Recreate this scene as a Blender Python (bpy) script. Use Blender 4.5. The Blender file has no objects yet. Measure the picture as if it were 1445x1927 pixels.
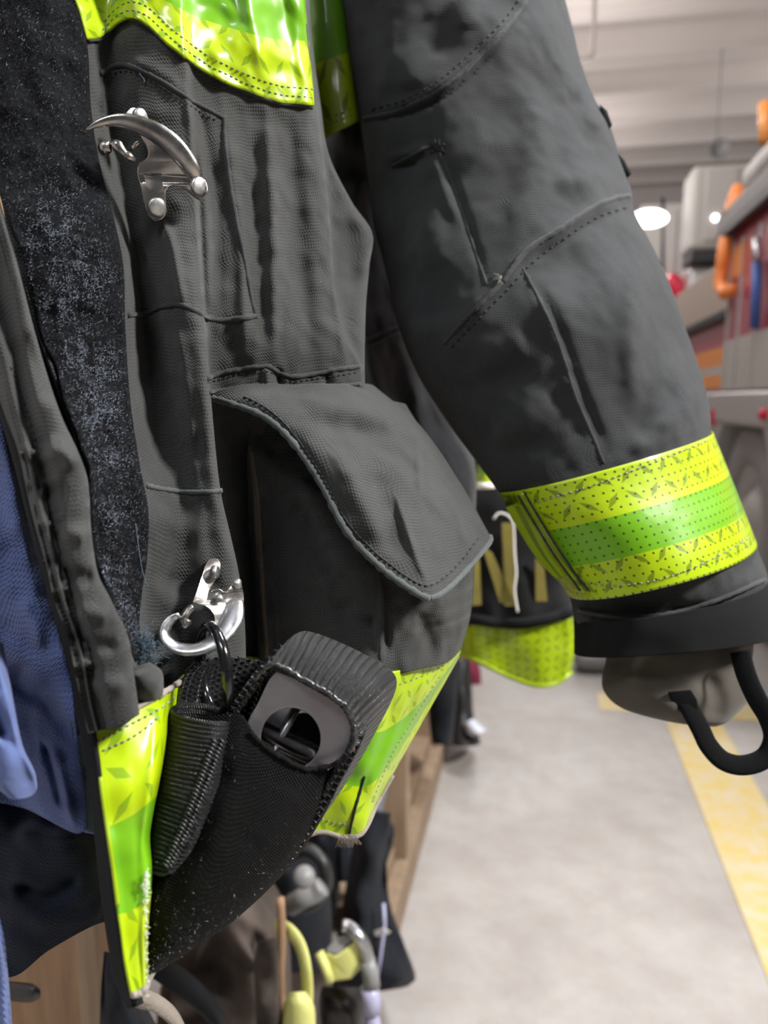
import bpy, math, random
import numpy as np
from mathutils import Vector, Matrix, noise as mnoise
from mathutils.bvhtree import BVHTree
from mathutils.geometry import tessellate_polygon
random.seed(7); RNG = np.random.default_rng(7)
SC = bpy.context.scene; COL = SC.collection
FPX, CX, CY = 1449.0, 722.5, 963.5
CAM = np.array([0.0, 0.0, 1.2])
PITCH, YAW = math.radians(8.3), math.radians(11.2)
ROT = np.array((Matrix.Rotation(YAW, 3, 'Z') @ Matrix.Rotation(math.pi/2 - PITCH, 3, 'X')))

# ---------------------------------------------------------------- points
def W(A):
    """measured bearing + distance along the camera axis -> world point(s)"""
    A = np.asarray(A, float)
    z = A[..., 2]
    loc = np.stack([(A[..., 0]-CX)/FPX*z, -(A[..., 1]-CY)/FPX*z, -z], -1)
    return loc @ ROT.T + CAM
def P(x, y, z): return W(np.array([x, y, z], float))
def bearing(x, y): return P(x, y, 1.0) - CAM
def onX(x, y, X): d = bearing(x, y); return CAM + d*(X/d[0])
def onY(x, y, Y): d = bearing(x, y); return CAM + d*(Y/d[1])
def onZ(x, y, Z): d = bearing(x, y); return CAM + d*((Z-1.2)/d[2])
def unproj(V):
    L = (np.asarray(V)-CAM) @ ROT
    z = -L[..., 2]
    return np.stack([CX+L[..., 0]/z*FPX, CY-L[..., 1]/z*FPX, z], -1)

# ---------------------------------------------------------------- curves
def cr(pts, n, dims=2):
    pts = np.asarray(pts, float)
    if len(pts) == 1: return np.repeat(pts, n, 0)
    d = np.linalg.norm(np.diff(pts[:, :dims], axis=0), axis=1) + 1e-6
    t = np.concatenate([[0], np.cumsum(d)]); s = np.linspace(0, t[-1], n)
    m = np.empty_like(pts)
    m[1:-1] = (pts[2:]-pts[:-2])/(t[2:]-t[:-2])[:, None]
    m[0] = (pts[1]-pts[0])/(t[1]-t[0]); m[-1] = (pts[-1]-pts[-2])/(t[-1]-t[-2])
    i = np.clip(np.searchsorted(t, s, side='right')-1, 0, len(t)-2)
    h = (t[i+1]-t[i]); x = ((s-t[i])/h)[:, None]; h = h[:, None]
    return ((2*x**3-3*x**2+1)*pts[i] + (x**3-2*x**2+x)*h*m[i] + (-2*x**3+3*x**2)*pts[i+1] + (x**3-x**2)*h*m[i+1])
def loft(cols, nu, nv, tpar=None):
    C = np.stack([cr(c, nv) for c in cols])
    d = np.linalg.norm(np.diff(C[:, :, :2], axis=0), axis=2).mean(1) + np.abs(np.diff(C[:, :, 2], axis=0)).mean(1)*600 + 1e-3
    t = np.concatenate([[0], np.cumsum(d)]); s = np.linspace(0, t[-1], nu)
    m = np.empty_like(C)
    m[1:-1] = (C[2:]-C[:-2])/(t[2:]-t[:-2])[:, None, None]
    m[0] = (C[1]-C[0])/(t[1]-t[0]); m[-1] = (C[-1]-C[-2])/(t[-1]-t[-2])
    i = np.clip(np.searchsorted(t, s, side='right')-1, 0, len(t)-2)
    h = (t[i+1]-t[i]); x = ((s-t[i])/h)[:, None, None]; h = h[:, None, None]
    return ((2*x**3-3*x**2+1)*C[i] + (x**3-2*x**2+x)*h*m[i] + (-2*x**3+3*x**2)*C[i+1] + (x**3-x**2)*h*m[i+1])
def dist_poly(XY, pts):
    pts = np.asarray(pts, float); best = np.full(XY.shape[:-1], 1e9); par = np.zeros(XY.shape[:-1])
    L = np.concatenate([[0], np.cumsum(np.linalg.norm(np.diff(pts[:, :2], axis=0), axis=1))])
    for i, (a, b) in enumerate(zip(pts[:-1, :2], pts[1:, :2])):
        ab = b-a; t = np.clip(((XY-a)@ab)/(ab@ab+1e-9), 0, 1)
        d = np.linalg.norm(XY-(a+t[..., None]*ab), axis=-1); k = d < best
        best = np.where(k, d, best); par = np.where(k, (L[i]+t*(L[i+1]-L[i]))/L[-1], par)
    return best, par
def folds(A, fl):
    """raise (+) or sink (-) soft ridges in the cloth: (points, width, height in metres)"""
    XY = A[..., :2].copy()
    for pts, w, a in fl:
        p = cr(pts, max(8, 6*len(pts)))
        d, t = dist_poly(XY, p)
        e = np.clip(np.minimum(t, 1-t)/.22, 0, 1); e = e*e*(3-2*e)
        A[..., 2] -= a*np.exp(-(d/(w*(.6+.4*e)))**2)*(.06+.94*e)
    return A
def crumple(A, freq, amp, seed=0, octs=2):
    Wd = W(A).reshape(-1, 3)
    o = Vector((seed*7.3, seed*3.1, seed*1.7))
    r = np.array([mnoise.fractal(Vector(p*freq)+o, .6, 2.1, octs) for p in Wd]).reshape(A.shape[:-1])
    A[..., 2] -= amp*r
    return A

# ---------------------------------------------------------------- objects
LOC = {}
def thing(name, label, cat, loc, group=None):
    o = bpy.data.objects.new(name, None); COL.objects.link(o)
    loc = np.asarray(loc, float); o.location = loc; o.empty_display_size = .05
    o['label'] = label; o['category'] = cat
    if group: o['group'] = group
    LOC[o.name] = loc
    return o
def tag(o, label, cat, group=None, kind=None):
    if label: o['label'] = label
    if cat: o['category'] = cat
    if group: o['group'] = group
    if kind: o['kind'] = kind
    return o
def mk(name, geo, mat, parent=None, uv=None, smooth=True, solid=None, bevel=None, subsurf=0, kind=None, label=None):
    V, F = np.asarray(geo[0], float), geo[1]
    if parent is None:
        base = np.array([(V[:, 0].min()+V[:, 0].max())/2, (V[:, 1].min()+V[:, 1].max())/2, V[:, 2].min()])
    else: base = LOC[parent.name]
    me = bpy.data.meshes.new(name)
    me.from_pydata([tuple(v) for v in (V-base)], [], [tuple(int(i) for i in f) for f in F])
    me.validate()
    if uv is not None:
        ul = me.uv_layers.new(name='UVMap')
        li = np.empty(len(me.loops), dtype=np.int32); me.loops.foreach_get('vertex_index', li)
        ul.data.foreach_set('uv', np.asarray(uv, float)[li].ravel())
    if smooth: me.polygons.foreach_set('use_smooth', [True]*len(me.polygons))
    me.materials.append(mat)
    o = bpy.data.objects.new(name, me); COL.objects.link(o)
    if parent is None: o.location = base
    else: o.parent = parent
    LOC[o.name] = base
    if solid:
        m = o.modifiers.new('thickness', 'SOLIDIFY'); m.thickness = abs(solid); m.offset = -1 if solid > 0 else 1
    if bevel:
        m = o.modifiers.new('bevel', 'BEVEL'); m.width = bevel; m.segments = 3; m.limit_method = 'ANGLE'; m.angle_limit = math.radians(40)
    if subsurf:
        m = o.modifiers.new('smooth', 'SUBSURF'); m.levels = m.render_levels = subsurf
    if kind: o['kind'] = kind
    if label: o['label'] = label
    return o
def join(geos):
    V, F, k = [], [], 0
    for v, f in geos:
        v = np.asarray(v); V.append(v); F += [tuple(i+k for i in q) for q in f]; k += len(v)
    return np.concatenate(V), F
def grid_faces(nu, nv, wrap=False):
    F = []
    for i in range(nu if wrap else nu-1):
        a, b = i*nv, ((i+1) % nu)*nv
        for j in range(nv-1): F.append((a+j, a+j+1, b+j+1, b+j))
    return F
class Cloth:
    """a grid of cloth; keeps a ray tree so seams, trims and hardware can be set on its surface"""
    def __init__(s, A, wrap=False):
        s.A = A; s.nu, s.nv = A.shape[:2]
        s.V = W(A).reshape(-1, 3); s.F = grid_faces(s.nu, s.nv, wrap)
        k = s.F[:len(s.F)//2] if wrap else s.F
        q = np.array(k[::max(1, len(k)//200)]); n = np.cross(s.V[q[:, 1]]-s.V[q[:, 0]], s.V[q[:, 2]]-s.V[q[:, 0]])
        if (n*(CAM-s.V[q[:, 0]])).sum() < 0: s.F = [f[::-1] for f in s.F]
        s.bvh = BVHTree.FromPolygons([Vector(v) for v in s.V], s.F)
        G = s.V.reshape(s.nu, s.nv, 3)
        u = np.concatenate([np.zeros((1, s.nv)), np.cumsum(np.linalg.norm(np.diff(G, axis=0), axis=2), 0)])
        v = np.concatenate([np.zeros((s.nu, 1)), np.cumsum(np.linalg.norm(np.diff(G, axis=1), axis=2), 1)], 1)
        s.uv = np.stack([u, v], -1).reshape(-1, 2)
    def depth(s, x, y):
        d = bearing(x, y); h = s.bvh.ray_cast(Vector(CAM), Vector(d))
        return None if h[0] is None else float(np.linalg.norm(np.array(h[0])-CAM)/np.linalg.norm(d))
    def normal(s, x, y):
        d = bearing(x, y); h = s.bvh.ray_cast(Vector(CAM), Vector(d))
        n = np.array(h[1]) if h[0] is not None else -d/np.linalg.norm(d)
        return n if n @ d < 0 else -n
    def drape(s, XY, off=0.0, cap=None):
        XY = np.asarray(XY, float); sh = XY.shape[:-1]; f = XY.reshape(-1, 2)
        z = np.array([np.nan if (h := s.depth(*q)) is None else h for q in f])
        if cap: z[z > cap] = np.nan
        ok = ~np.isnan(z)
        if not ok.any(): raise ValueError('drape misses')
        if not ok.all():
            for k in np.where(~ok)[0]:
                g = np.argmin(((f[ok]-f[k])**2).sum(1)); z[k] = z[ok][g]
        return np.concatenate([XY, (z-off).reshape(sh+(1,))], -1)
    def make(s, name, mat, parent, solid=.0016, **k):
        return mk(name, (s.V, s.F), mat, parent, uv=s.uv, solid=solid, **k)
def tube(pts, r, k=8, caps=True, flat=1.0, up=None):
    """tube through world points; r scalar or list; flat squashes one axis"""
    pts = np.asarray(pts, float); n = len(pts); r = np.broadcast_to(np.asarray(r, float), (n,))
    T = np.gradient(pts, axis=0); T /= np.linalg.norm(T, axis=1)[:, None]+1e-12
    a = np.asarray(up, float) if up is not None else np.cross(T[0], [0.31, .2, .93])
    V = []
    for i in range(n):
        a = a - T[i]*(a@T[i]); a /= np.linalg.norm(a)+1e-12; b = np.cross(T[i], a)
        for j in range(k):
            t = 2*math.pi*j/k; V.append(pts[i]+r[i]*(math.cos(t)*a*flat+math.sin(t)*b))
    F = [(i*k+j, i*k+(j+1) % k, (i+1)*k+(j+1) % k, (i+1)*k+j) for i in range(n-1) for j in range(k)]
    if caps: F += [tuple(range(k))[::-1], tuple((n-1)*k+j for j in range(k))]
    return np.array(V), F
def ribbon(mid, width_vec, thick):
    """strap: centre points (world), half-width vectors, thickness along the cross normal"""
    mid = np.asarray(mid, float); n = len(mid); wv = np.broadcast_to(np.asarray(width_vec, float), (n, 3))
    T = np.gradient(mid, axis=0); V = []
    for i in range(n):
        nn = np.cross(T[i], wv[i]); nn /= np.linalg.norm(nn)+1e-12
        for a, b in ((-1, -1), (1, -1), (1, 1), (-1, 1)): V.append(mid[i]+a*wv[i]+b*nn*thick/2)
    F = [(i*4+j, i*4+(j+1) % 4, (i+1)*4+(j+1) % 4, (i+1)*4+j) for i in range(n-1) for j in range(4)]
    return np.array(V), F+[(3, 2, 1, 0), tuple((n-1)*4+j for j in range(4))]
def box(x0, x1, y0, y1, z0, z1):
    V = np.array([(x, y, z) for x in (x0, x1) for y in (y0, y1) for z in (z0, z1)])
    return V, [(0, 1, 3, 2), (4, 6, 7, 5), (0, 4, 5, 1), (2, 3, 7, 6), (0, 2, 6, 4), (1, 5, 7, 3)]
def lathe(prof, c, axis, k=28, caps=True):
    """prof: (radius, height) pairs round an axis through c"""
    ax = np.asarray(axis, float); ax /= np.linalg.norm(ax)
    a = np.cross(ax, [.3, .9, .1]); a /= np.linalg.norm(a); b = np.cross(ax, a); V = []
    for r, h in prof:
        for j in range(k):
            t = 2*math.pi*j/k; V.append(np.asarray(c)+ax*h+max(r, 1e-5)*(math.cos(t)*a+math.sin(t)*b))
    n = len(prof)
    F = [(i*k+j, i*k+(j+1) % k, (i+1)*k+(j+1) % k, (i+1)*k+j) for i in range(n-1) for j in range(k)]
    return np.array(V), F+([tuple(range(k))[::-1], tuple((n-1)*k+j for j in range(k))] if caps else [])
def plate(poly, dz, back, n=None):
    """solid plate: outline [(x,y,z)] swept away from the viewer by `back` metres; domed rim by bevel"""
    A = np.asarray(poly, float)
    if n: A = cr(np.vstack([A, A[:1]]), n+1)[:-1]
    f = W(A+[0, 0, dz]); B = A.copy(); b = W(B+[0, 0, dz+back]); m = len(A)
    V = np.concatenate([f, b])
    T = tessellate_polygon([[Vector((x, y, 0)) for x, y, _ in A]])
    P2 = A[:, :2]; F = []
    for t in T:
        a, b_, c = P2[list(t)]; w = (b_-a)[0]*(c-a)[1]-(b_-a)[1]*(c-a)[0]
        t = t if w < 0 else t[::-1]
        F += [tuple(t), tuple(m+i for i in t[::-1])]
    area = (P2[:, 0]*np.roll(P2[:, 1], -1)-np.roll(P2[:, 0], -1)*P2[:, 1]).sum()
    side = [(i, (i+1) % m, m+(i+1) % m, m+i) for i in range(m)]
    return V, F+([q for q in side] if area > 0 else [q[::-1] for q in side])
def rings(R, ns, nt, power=1.0, fold=None, noise=None, seed=1):
    """closed sleeve-like body: rows (Lx,Ly,Rx,Ry,Z,t,sag); returns grid [around, along]"""
    R = np.asarray(R, float)
    key = np.concatenate([(R[:, :2]+R[:, 2:4])/2, R], 1)
    S = cr(key, ns)[:, 2:]
    th = np.linspace(0, 2*math.pi, nt, endpoint=False)
    c, s = np.cos(th), np.sin(th)
    c2 = np.sign(c)*np.abs(c)**power; s2 = np.sign(s)*np.abs(s)**power
    A = np.empty((nt, ns, 3))
    A[..., 0] = (S[:, 0]+S[:, 2])/2 - c2[:, None]*(S[:, 2]-S[:, 0])/2
    A[..., 1] = (S[:, 1]+S[:, 3])/2 - c2[:, None]*(S[:, 3]-S[:, 1])/2 + s2[:, None]*S[:, 6]
    A[..., 2] = S[:, 4] - s2[:, None]*S[:, 5]
    if fold: folds(A, fold)
    if noise: crumple(A, noise[0], noise[1], seed)
    return A
def capped(A):
    nt, ns = A.shape[:2]
    V = W(A).reshape(-1, 3); F = grid_faces(nt, ns, True)
    c0, c1 = V[0::ns].mean(0), V[ns-1::ns].mean(0); k = len(V)
    V = np.concatenate([V, [c0, c1]])
    for i in range(nt):
        F.append((i*ns, ((i+1) % nt)*ns, k)); F.append((((i+1) % nt)*ns+ns-1, i*ns+ns-1, k+1))
    q = V[list(F[(nt//4)*(ns-1)+ns//2])]
    if np.cross(q[1]-q[0], q[2]-q[0]) @ (CAM-q[0]) < 0: F = [f[::-1] for f in F]
    return V, F
def seam_geo(cloth, pts, r, off=0.0, step=5, jig=0.0, cap=None):
    n = max(4, int(np.linalg.norm(np.diff(np.asarray(pts, float)[:, :2], axis=0), axis=1).sum()/step))
    A = cloth.drape(cr(np.asarray(pts, float), n), off, cap)
    z = A[:, 2]; z[1:-1] = (z[:-2]+z[1:-1]*2+z[2:])/4
    if jig: A[:, :2] += RNG.normal(0, jig, (n, 2))
    return tube(W(A), r*(1+.15*RNG.normal(0, 1, n).clip(-1, 1)), 8)
def stitch_geo(cloth, pts, dash=7, gap=4, r=.00032, off=.0006, cap=None):
    pts = np.asarray(pts, float)
    L = np.linalg.norm(np.diff(pts[:, :2], axis=0), axis=1).sum()
    n = max(2, int(L/(dash+gap))); C = cr(pts, n*4+1); g = []
    for i in range(n):
        A = cloth.drape(C[i*4:i*4+3], off, cap); A[1, 2] -= .0002
        g.append(tube(W(A), [r*.7, r, r*.7], 5))
    return join(g)
# ---------------------------------------------------------------- materials
class NT:
    def __init__(s, name):
        s.m = bpy.data.materials.new(name); s.m.use_nodes = True; s.t = s.m.node_tree; s.t.nodes.clear()
        s.o = s.n('ShaderNodeOutputMaterial'); s.b = s.n('ShaderNodeBsdfPrincipled'); s.l(s.b.outputs[0], s.o.inputs[0])
    def n(s, k, **kw):
        x = s.t.nodes.new(k)
        for a, b in kw.items(): setattr(x, a, b)
        return x
    def l(s, a, b): s.t.links.new(a, b)
    def set(s, **kw):
        for a, b in kw.items():
            i = s.b.inputs[a.replace('_', ' ')]
            if hasattr(b, 'links') or hasattr(b, 'is_linked'): s.l(b, i)
            else: i.default_value = (*b, 1) if isinstance(b, tuple) and len(b) == 3 else b
    def math(s, op, a, b=None, c=None):
        x = s.n('ShaderNodeMath', operation=op)
        for i, v in enumerate((a, b, c)):
            if v is None: continue
            if isinstance(v, (int, float)): x.inputs[i].default_value = v
            else: s.l(v, x.inputs[i])
        return x.outputs[0]
    def uv(s):
        u = s.n('ShaderNodeUVMap'); p = s.n('ShaderNodeSeparateXYZ'); s.l(u.outputs[0], p.inputs[0]); s.uvv = u.outputs[0]
        return p.outputs[0], p.outputs[1]
    def pos(s): return s.n('ShaderNodeTexCoord').outputs['Object']
    def noise(s, scale, detail=3, rough=.6, vec=None):
        x = s.n('ShaderNodeTexNoise'); x.inputs['Scale'].default_value = scale; x.inputs['Detail'].default_value = detail
        x.inputs['Roughness'].default_value = rough; s.l(vec if vec is not None else s.pos(), x.inputs['Vector'])
        return x.outputs['Fac']
    def ramp(s, fac, stops):
        r = s.n('ShaderNodeValToRGB'); s.l(fac, r.inputs[0]); e = r.color_ramp.elements
        for i, (p, c) in enumerate(stops):
            x = e[i] if i < 2 else e.new(p)
            x.position = p; x.color = (*c, 1) if isinstance(c, tuple) else (c, c, c, 1)
        return r.outputs[0]
    def mix(s, f, a, b, mode='MIX'):
        x = s.n('ShaderNodeMix', data_type='RGBA', blend_type=mode)
        for i, v in ((0, f), (6, a), (7, b)):
            if isinstance(v, tuple): x.inputs[i].default_value = (*v, 1)
            elif isinstance(v, (int, float)): x.inputs[i].default_value = v
            else: s.l(v, x.inputs[i])
        return x.outputs[2]
    def bump(s, h, dist, strength=1.0, prev=None):
        x = s.n('ShaderNodeBump'); x.inputs['Strength'].default_value = strength; x.inputs['Distance'].default_value = dist
        s.l(h, x.inputs['Height'])
        if prev is not None: s.l(prev, x.inputs['Normal'])
        s.l(x.outputs[0], s.b.inputs['Normal']); return x.outputs[0]

def fabric(name, base, speck, pitch=.0013, rough=.9, sheen=.12, bumpd=.00022, wear=.35, uvs=True):
    m = NT(name)
    if uvs:
        u, v = m.uv(); w = 2*math.pi/pitch
        su = m.math('SINE', m.math('MULTIPLY', u, w)); sv = m.math('SINE', m.math('MULTIPLY', v, w*.8))
        weave = m.math('ADD', m.math('MULTIPLY', su, sv), m.math('MULTIPLY', sv, .6))
    big = m.noise(9, 4); fine = m.noise(420, 3, .7)
    c = m.mix(m.ramp(big, [(.35, 0.0), (.7, 1.0)]), tuple(x*(1-wear*.5) for x in base), tuple(x*(1+wear) for x in base))
    sp = m.ramp(m.noise(900, 2, .8), [(.62, 0.0), (.76, 1.0)])
    c = m.mix(m.math('MULTIPLY', sp, .55), c, speck)
    if uvs: c = m.mix(m.math('MULTIPLY_ADD', weave, .12, .12), c, speck)
    m.set(Base_Color=c, Roughness=rough, Sheen_Weight=sheen, Sheen_Roughness=.5, Specular_IOR_Level=.14)
    b = m.bump(fine, bumpd*1.5, .6)
    if uvs: m.bump(weave, bumpd, .7, b)
    return m.m
def plain(name, base, rough=.5, metal=0.0, bump=None, vary=None, **kw):
    m = NT(name)
    c = base
    if vary: c = m.mix(m.ramp(m.noise(vary[0], 4), [(.35, 0.0), (.65, 1.0)]), base, vary[1])
    m.set(Base_Color=c, Roughness=rough, Metallic=metal, **kw)
    if bump: m.bump(m.noise(bump[0], 4), bump[1], .8)
    return m.m
def trim_mat(name, perf=False, tint=1.0, diamonds=True, mids=True, cell=.0125, dcol=(.12, .19, .004)):
    """fluorescent yellow tape: u in metres along it, v 0-1 across; green middle strip, tread-plate marks"""
    m = NT(name); u, v0 = m.uv(); v = m.math('MULTIPLY', v0, .076)
    U = m.math('DIVIDE', u, cell); Vv = m.math('DIVIDE', v, cell)
    par = m.math('MODULO', m.math('ABSOLUTE', m.math('ADD', m.math('FLOOR', U), m.math('FLOOR', Vv))), 2.0)
    fx = m.math('SUBTRACT', m.math('FRACT', U), .5); fy = m.math('SUBTRACT', m.math('FRACT', Vv), .5)
    a = m.math('ABSOLUTE', m.math('ADD', fx, fy)); b = m.math('ABSOLUTE', m.math('SUBTRACT', fx, fy))
    mask = []
    for p, q in ((a, b), (b, a)):
        mask.append(m.math('LESS_THAN', m.math('ADD', m.math('DIVIDE', p, .66), m.math('DIVIDE', q, .20)), 1.0))
    dia = m.math('ADD', m.math('MULTIPLY', mask[0], par), m.math('MULTIPLY', mask[1], m.math('SUBTRACT', 1.0, par)))
    mid = m.math('LESS_THAN', m.math('ABSOLUTE', m.math('SUBTRACT', v0, .53)), .165)
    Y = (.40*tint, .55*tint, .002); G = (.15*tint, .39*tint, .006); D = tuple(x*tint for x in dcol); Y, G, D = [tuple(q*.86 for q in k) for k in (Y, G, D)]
    c = m.mix(m.math('MULTIPLY', dia, .8 if diamonds else 0.0), Y, D)
    if mids: c = m.mix(mid, c, G)
    if perf:
        q = .0052; pu = m.math('SUBTRACT', m.math('FRACT', m.math('DIVIDE', u, q)), .5); pv = m.math('SUBTRACT', m.math('FRACT', m.math('DIVIDE', v, q)), .5)
        dot = m.math('LESS_THAN', m.math('ADD', m.math('MULTIPLY', pu, pu), m.math('MULTIPLY', pv, pv)), .018)
        c = m.mix(dot, c, (.02, .03, .004))
    dirt = m.ramp(m.noise(35, 4), [(.55, 0.0), (.8, .3)])
    c = m.mix(dirt, c, (.25, .28, .05))
    m.set(Base_Color=c, Roughness=.36, Coat_Weight=.35, Coat_Roughness=.1, Specular_IOR_Level=.4)
    m.bump(m.noise(55, 2), .0012, .5)
    return m.m
def webbing(name, base, pitch=.0011, rough=.5, spec=.4, sheen=0.0):
    m = NT(name); u, v = m.uv(); w = 2*math.pi/pitch
    su = m.math('SINE', m.math('MULTIPLY', u, w)); sv = m.math('SINE', m.math('MULTIPLY', v, w*1.3))
    h = m.math('MULTIPLY', su, sv)
    fz = m.noise(700, 3, .7)
    c = m.mix(m.ramp(m.noise(1200, 2), [(.6, 0.0), (.75, .5)]), base, tuple(x*4+.01 for x in base))
    m.set(Base_Color=c, Roughness=rough, Specular_IOR_Level=spec, Sheen_Weight=sheen, Sheen_Roughness=.35)
    b = m.bump(h, .0006, .8); m.bump(fz, .0004, .6, b)
    return m.m
def metal(name, base, rough, sc=60, dark=None):
    m = NT(name)
    c = m.mix(m.ramp(m.noise(sc, 4), [(.4, 0.0), (.62, 1.0)]), base, dark or tuple(x*.55 for x in base))
    r = m.ramp(m.noise(sc*3, 3), [(.3, max(.02, rough-.06)), (.7, rough+.1)])
    m.set(Base_Color=c, Metallic=1.0, Roughness=r)
    m.bump(m.noise(500, 3), .00012, .35)
    return m.m
def wood_mat(name, base, dark):
    m = NT(name); mp = m.n('ShaderNodeMapping'); mp.inputs['Scale'].default_value = (22, 22, 2.2); m.l(m.pos(), mp.inputs[0])
    n = m.noise(2.2, 5, .65, mp.outputs[0])
    m.set(Base_Color=m.ramp(n, [(.3, dark), (.65, base)]), Roughness=.75); m.bump(n, .002, .4)
    return m.m
def concrete():
    m = NT('concrete'); n = m.noise(4.2, 6, .7); f = m.noise(17, 5, .7)
    c = m.ramp(n, [(.34, (.295, .268, .25)), (.66, (.395, .372, .352))])
    c = m.mix(m.ramp(f, [(.46, 0.0), (.72, .5)]), c, (.34, .285, .24))
    vo = m.n('ShaderNodeTexVoronoi', feature='DISTANCE_TO_EDGE'); vo.inputs['Scale'].default_value = 1.1; m.l(m.pos(), vo.inputs['Vector'])
    c = m.mix(m.ramp(vo.outputs[0], [(.0, .10), (.02, 0.0)]), c, (.2, .17, .15))
    m.set(Base_Color=c, Roughness=.5); m.bump(f, .004, .2)
    return m.m
def line_paint():
    m = NT('worn_yellow_paint'); n = m.noise(16, 6, .7); f = m.noise(60, 3)
    c = m.mix(m.ramp(n, [(.40, 0.0), (.62, .85)]), (.56, .42, .14), (.54, .47, .36))
    c = m.mix(m.ramp(f, [(.6, 0.0), (.75, .4)]), c, (.75, .68, .48))
    m.set(Base_Color=c, Roughness=.55); return m.m

M = dict(
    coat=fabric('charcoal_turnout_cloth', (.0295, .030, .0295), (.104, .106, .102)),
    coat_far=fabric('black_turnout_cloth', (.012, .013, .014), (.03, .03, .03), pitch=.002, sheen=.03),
    sleeve=fabric('charcoal_cloth_shaded', (.024, .0255, .027), (.066, .068, .070)),  # same cloth as the coat, darkened for the shaded sleeve and side
    piping=fabric('worn_seam_edge', (.052, .060, .060), (.15, .16, .155), pitch=.0009, bumpd=.0003),
    seam=fabric('dark_seam', (.030, .032, .033), (.08, .08, .08), pitch=.0009),
    thread=plain('dark_thread', (.012, .012, .012), .8), webthread=plain('glossy_black_thread', (.03, .03, .032), .3),
    thread_grey=plain('grey_thread', (.22, .23, .19), .8),
    thread_white=plain('white_thread', (.7, .68, .64), .8),
    tan=fabric('tan_edge_binding', (.085, .070, .052), (.14, .12, .09), uvs=False),
    lining=fabric('black_lining', (.007, .008, .009), (.018, .018, .018), sheen=.02),
    loop=fabric('black_loop_backing', (.004, .0045, .006), (.012, .013, .017), uvs=False, bumpd=.001, sheen=0.0),
    pile=plain('black_loop_pile', (.006, .007, .010), .45, Specular_IOR_Level=.35),
    lint=plain('pale_lint', (.22, .25, .31), .6),
    bluelint=plain('blue_grey_lint', (.05, .085, .115), .8),
    trim=trim_mat('fluorescent_tape', cell=.0098, dcol=(.17, .31, .004)),
    trim_perf=trim_mat('perforated_fluorescent_tape', perf=True),
    trim_shade_dull=trim_mat('dull_shade_tint_tape', tint=.72),  # dull far tape; its tint also paints shade on under-arm band and band end
    webshine=webbing('glossy_nylon_webbing', (.009, .009, .010), rough=.28, spec=1.0, sheen=.10),
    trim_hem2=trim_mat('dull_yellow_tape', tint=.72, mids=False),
    web=webbing('black_nylon_webbing', (.008, .008, .009), rough=.38, spec=.6), webmatte=webbing('matte_black_webbing', (.005, .005, .0055), pitch=.0017, rough=.85, spec=.12),
    chrome=metal('scratched_chrome', (.46, .44, .42), .27, 45, (.31, .285, .265)),
    bright=metal('shade_offset_bright_metal', (.66, .67, .69), .34, 90, (.46, .48, .52)),
    rivet=metal('dull_rivet_metal', (.58, .59, .58), .42, 120),
    ring=plain('black_enamel', (.006, .006, .007), .14, Coat_Weight=.6),
    steel=plain('brushed_grey_steel', (.34, .33, .35), .38, .55, vary=(22, (.26, .225, .25)), bump=(600, .0001)),
    steel_in=metal('dark_steel', (.22, .21, .21), .28, 40),
    blue=fabric('blue_work_cloth', (.085, .118, .265), (.17, .21, .40), pitch=.0018, bumpd=.0003, wear=.6),
    navy=fabric('navy_cloth', (.009, .012, .022), (.025, .028, .04), pitch=.0016, sheen=.03),
    knit=fabric('brown_grey_knit', (.060, .052, .042), (.10, .09, .075), pitch=.0015),
    strapk=plain('black_elastic', (.005, .0055, .006), .9, bump=(900, .0004), Specular_IOR_Level=.1),
    wood=wood_mat('pale_plywood', (.29, .205, .135), (.19, .13, .082)),
    wood2=wood_mat('brown_pine_board', (.30, .185, .105), (.17, .095, .052)),
    camo=fabric('brown_grey_cloth', (.042, .033, .028), (.075, .062, .052), pitch=.003, wear=1.4, sheen=.03),
    blackcloth=fabric('black_heavy_cloth', (.008, .009, .012), (.02, .022, .027), pitch=.003, sheen=.03),
    greycloth=fabric('blue_grey_cloth', (.10, .12, .16), (.2, .22, .26), pitch=.003),
    rubber=plain('black_rubber', (.012, .012, .013), .45, bump=(60, .002)),
    fray=fabric('frayed_grey_webbing', (.22, .19, .16), (.4, .37, .33), pitch=.002, bumpd=.001),
    paleyellow=plain('pale_yellow_webbing', (.50, .50, .16), .7, bump=(300, .001)),
    yellowpl=plain('yellow_plastic', (.62, .62, .20), .45),
    grey=plain('grey_plastic', (.22, .22, .22), .45),
    lilac=plain('lilac_grey_plastic', (.36, .35, .50), .35),
    maroon=plain('maroon_cloth', (.16, .012, .035), .9),
    whitepl=plain('pale_sole', (.55, .58, .64), .5),
    concrete=concrete(), line=line_paint(),
    ceil=plain('ceiling_paint', (.52, .475, .45), .8, vary=(.8, (.56, .51, .485))),
    wall=plain('wall_paint', (.50, .46, .45), .8),
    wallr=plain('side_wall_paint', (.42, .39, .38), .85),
    red=plain('red_vehicle_paint', (.42, .05, .085), .3, Coat_Weight=.5),
    orange=plain('orange_stripe', (.80, .30, .07), .4),
    orangehose=plain('orange_hose', (.9, .27, .06), .5),
    white=plain('white_vehicle_paint', (.46, .44, .415), .6),
    silver=plain('silver_metalwork', (.55, .53, .52), .35, .35),
    awning=plain('grey_cover', (.22, .20, .20), .6),
    black=plain('black_trim', (.02, .02, .022), .5),
    tyre=plain('tyre_rubber', (.27, .26, .255), .8, bump=(40, .004)),
    redlens=plain('glossy_red', (.65, .02, .06), .25),
    bluehose=plain('blue_strap', (.05, .13, .42), .6),
    beige=plain('beige_panel', (.42, .34, .29), .7),
)
_l = NT('lamp_diffuser'); _l.set(Base_Color=(.9, .9, .9), Emission_Color=(1, .98, .95), Emission_Strength=5.0); M['lamp'] = _l.m
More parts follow.
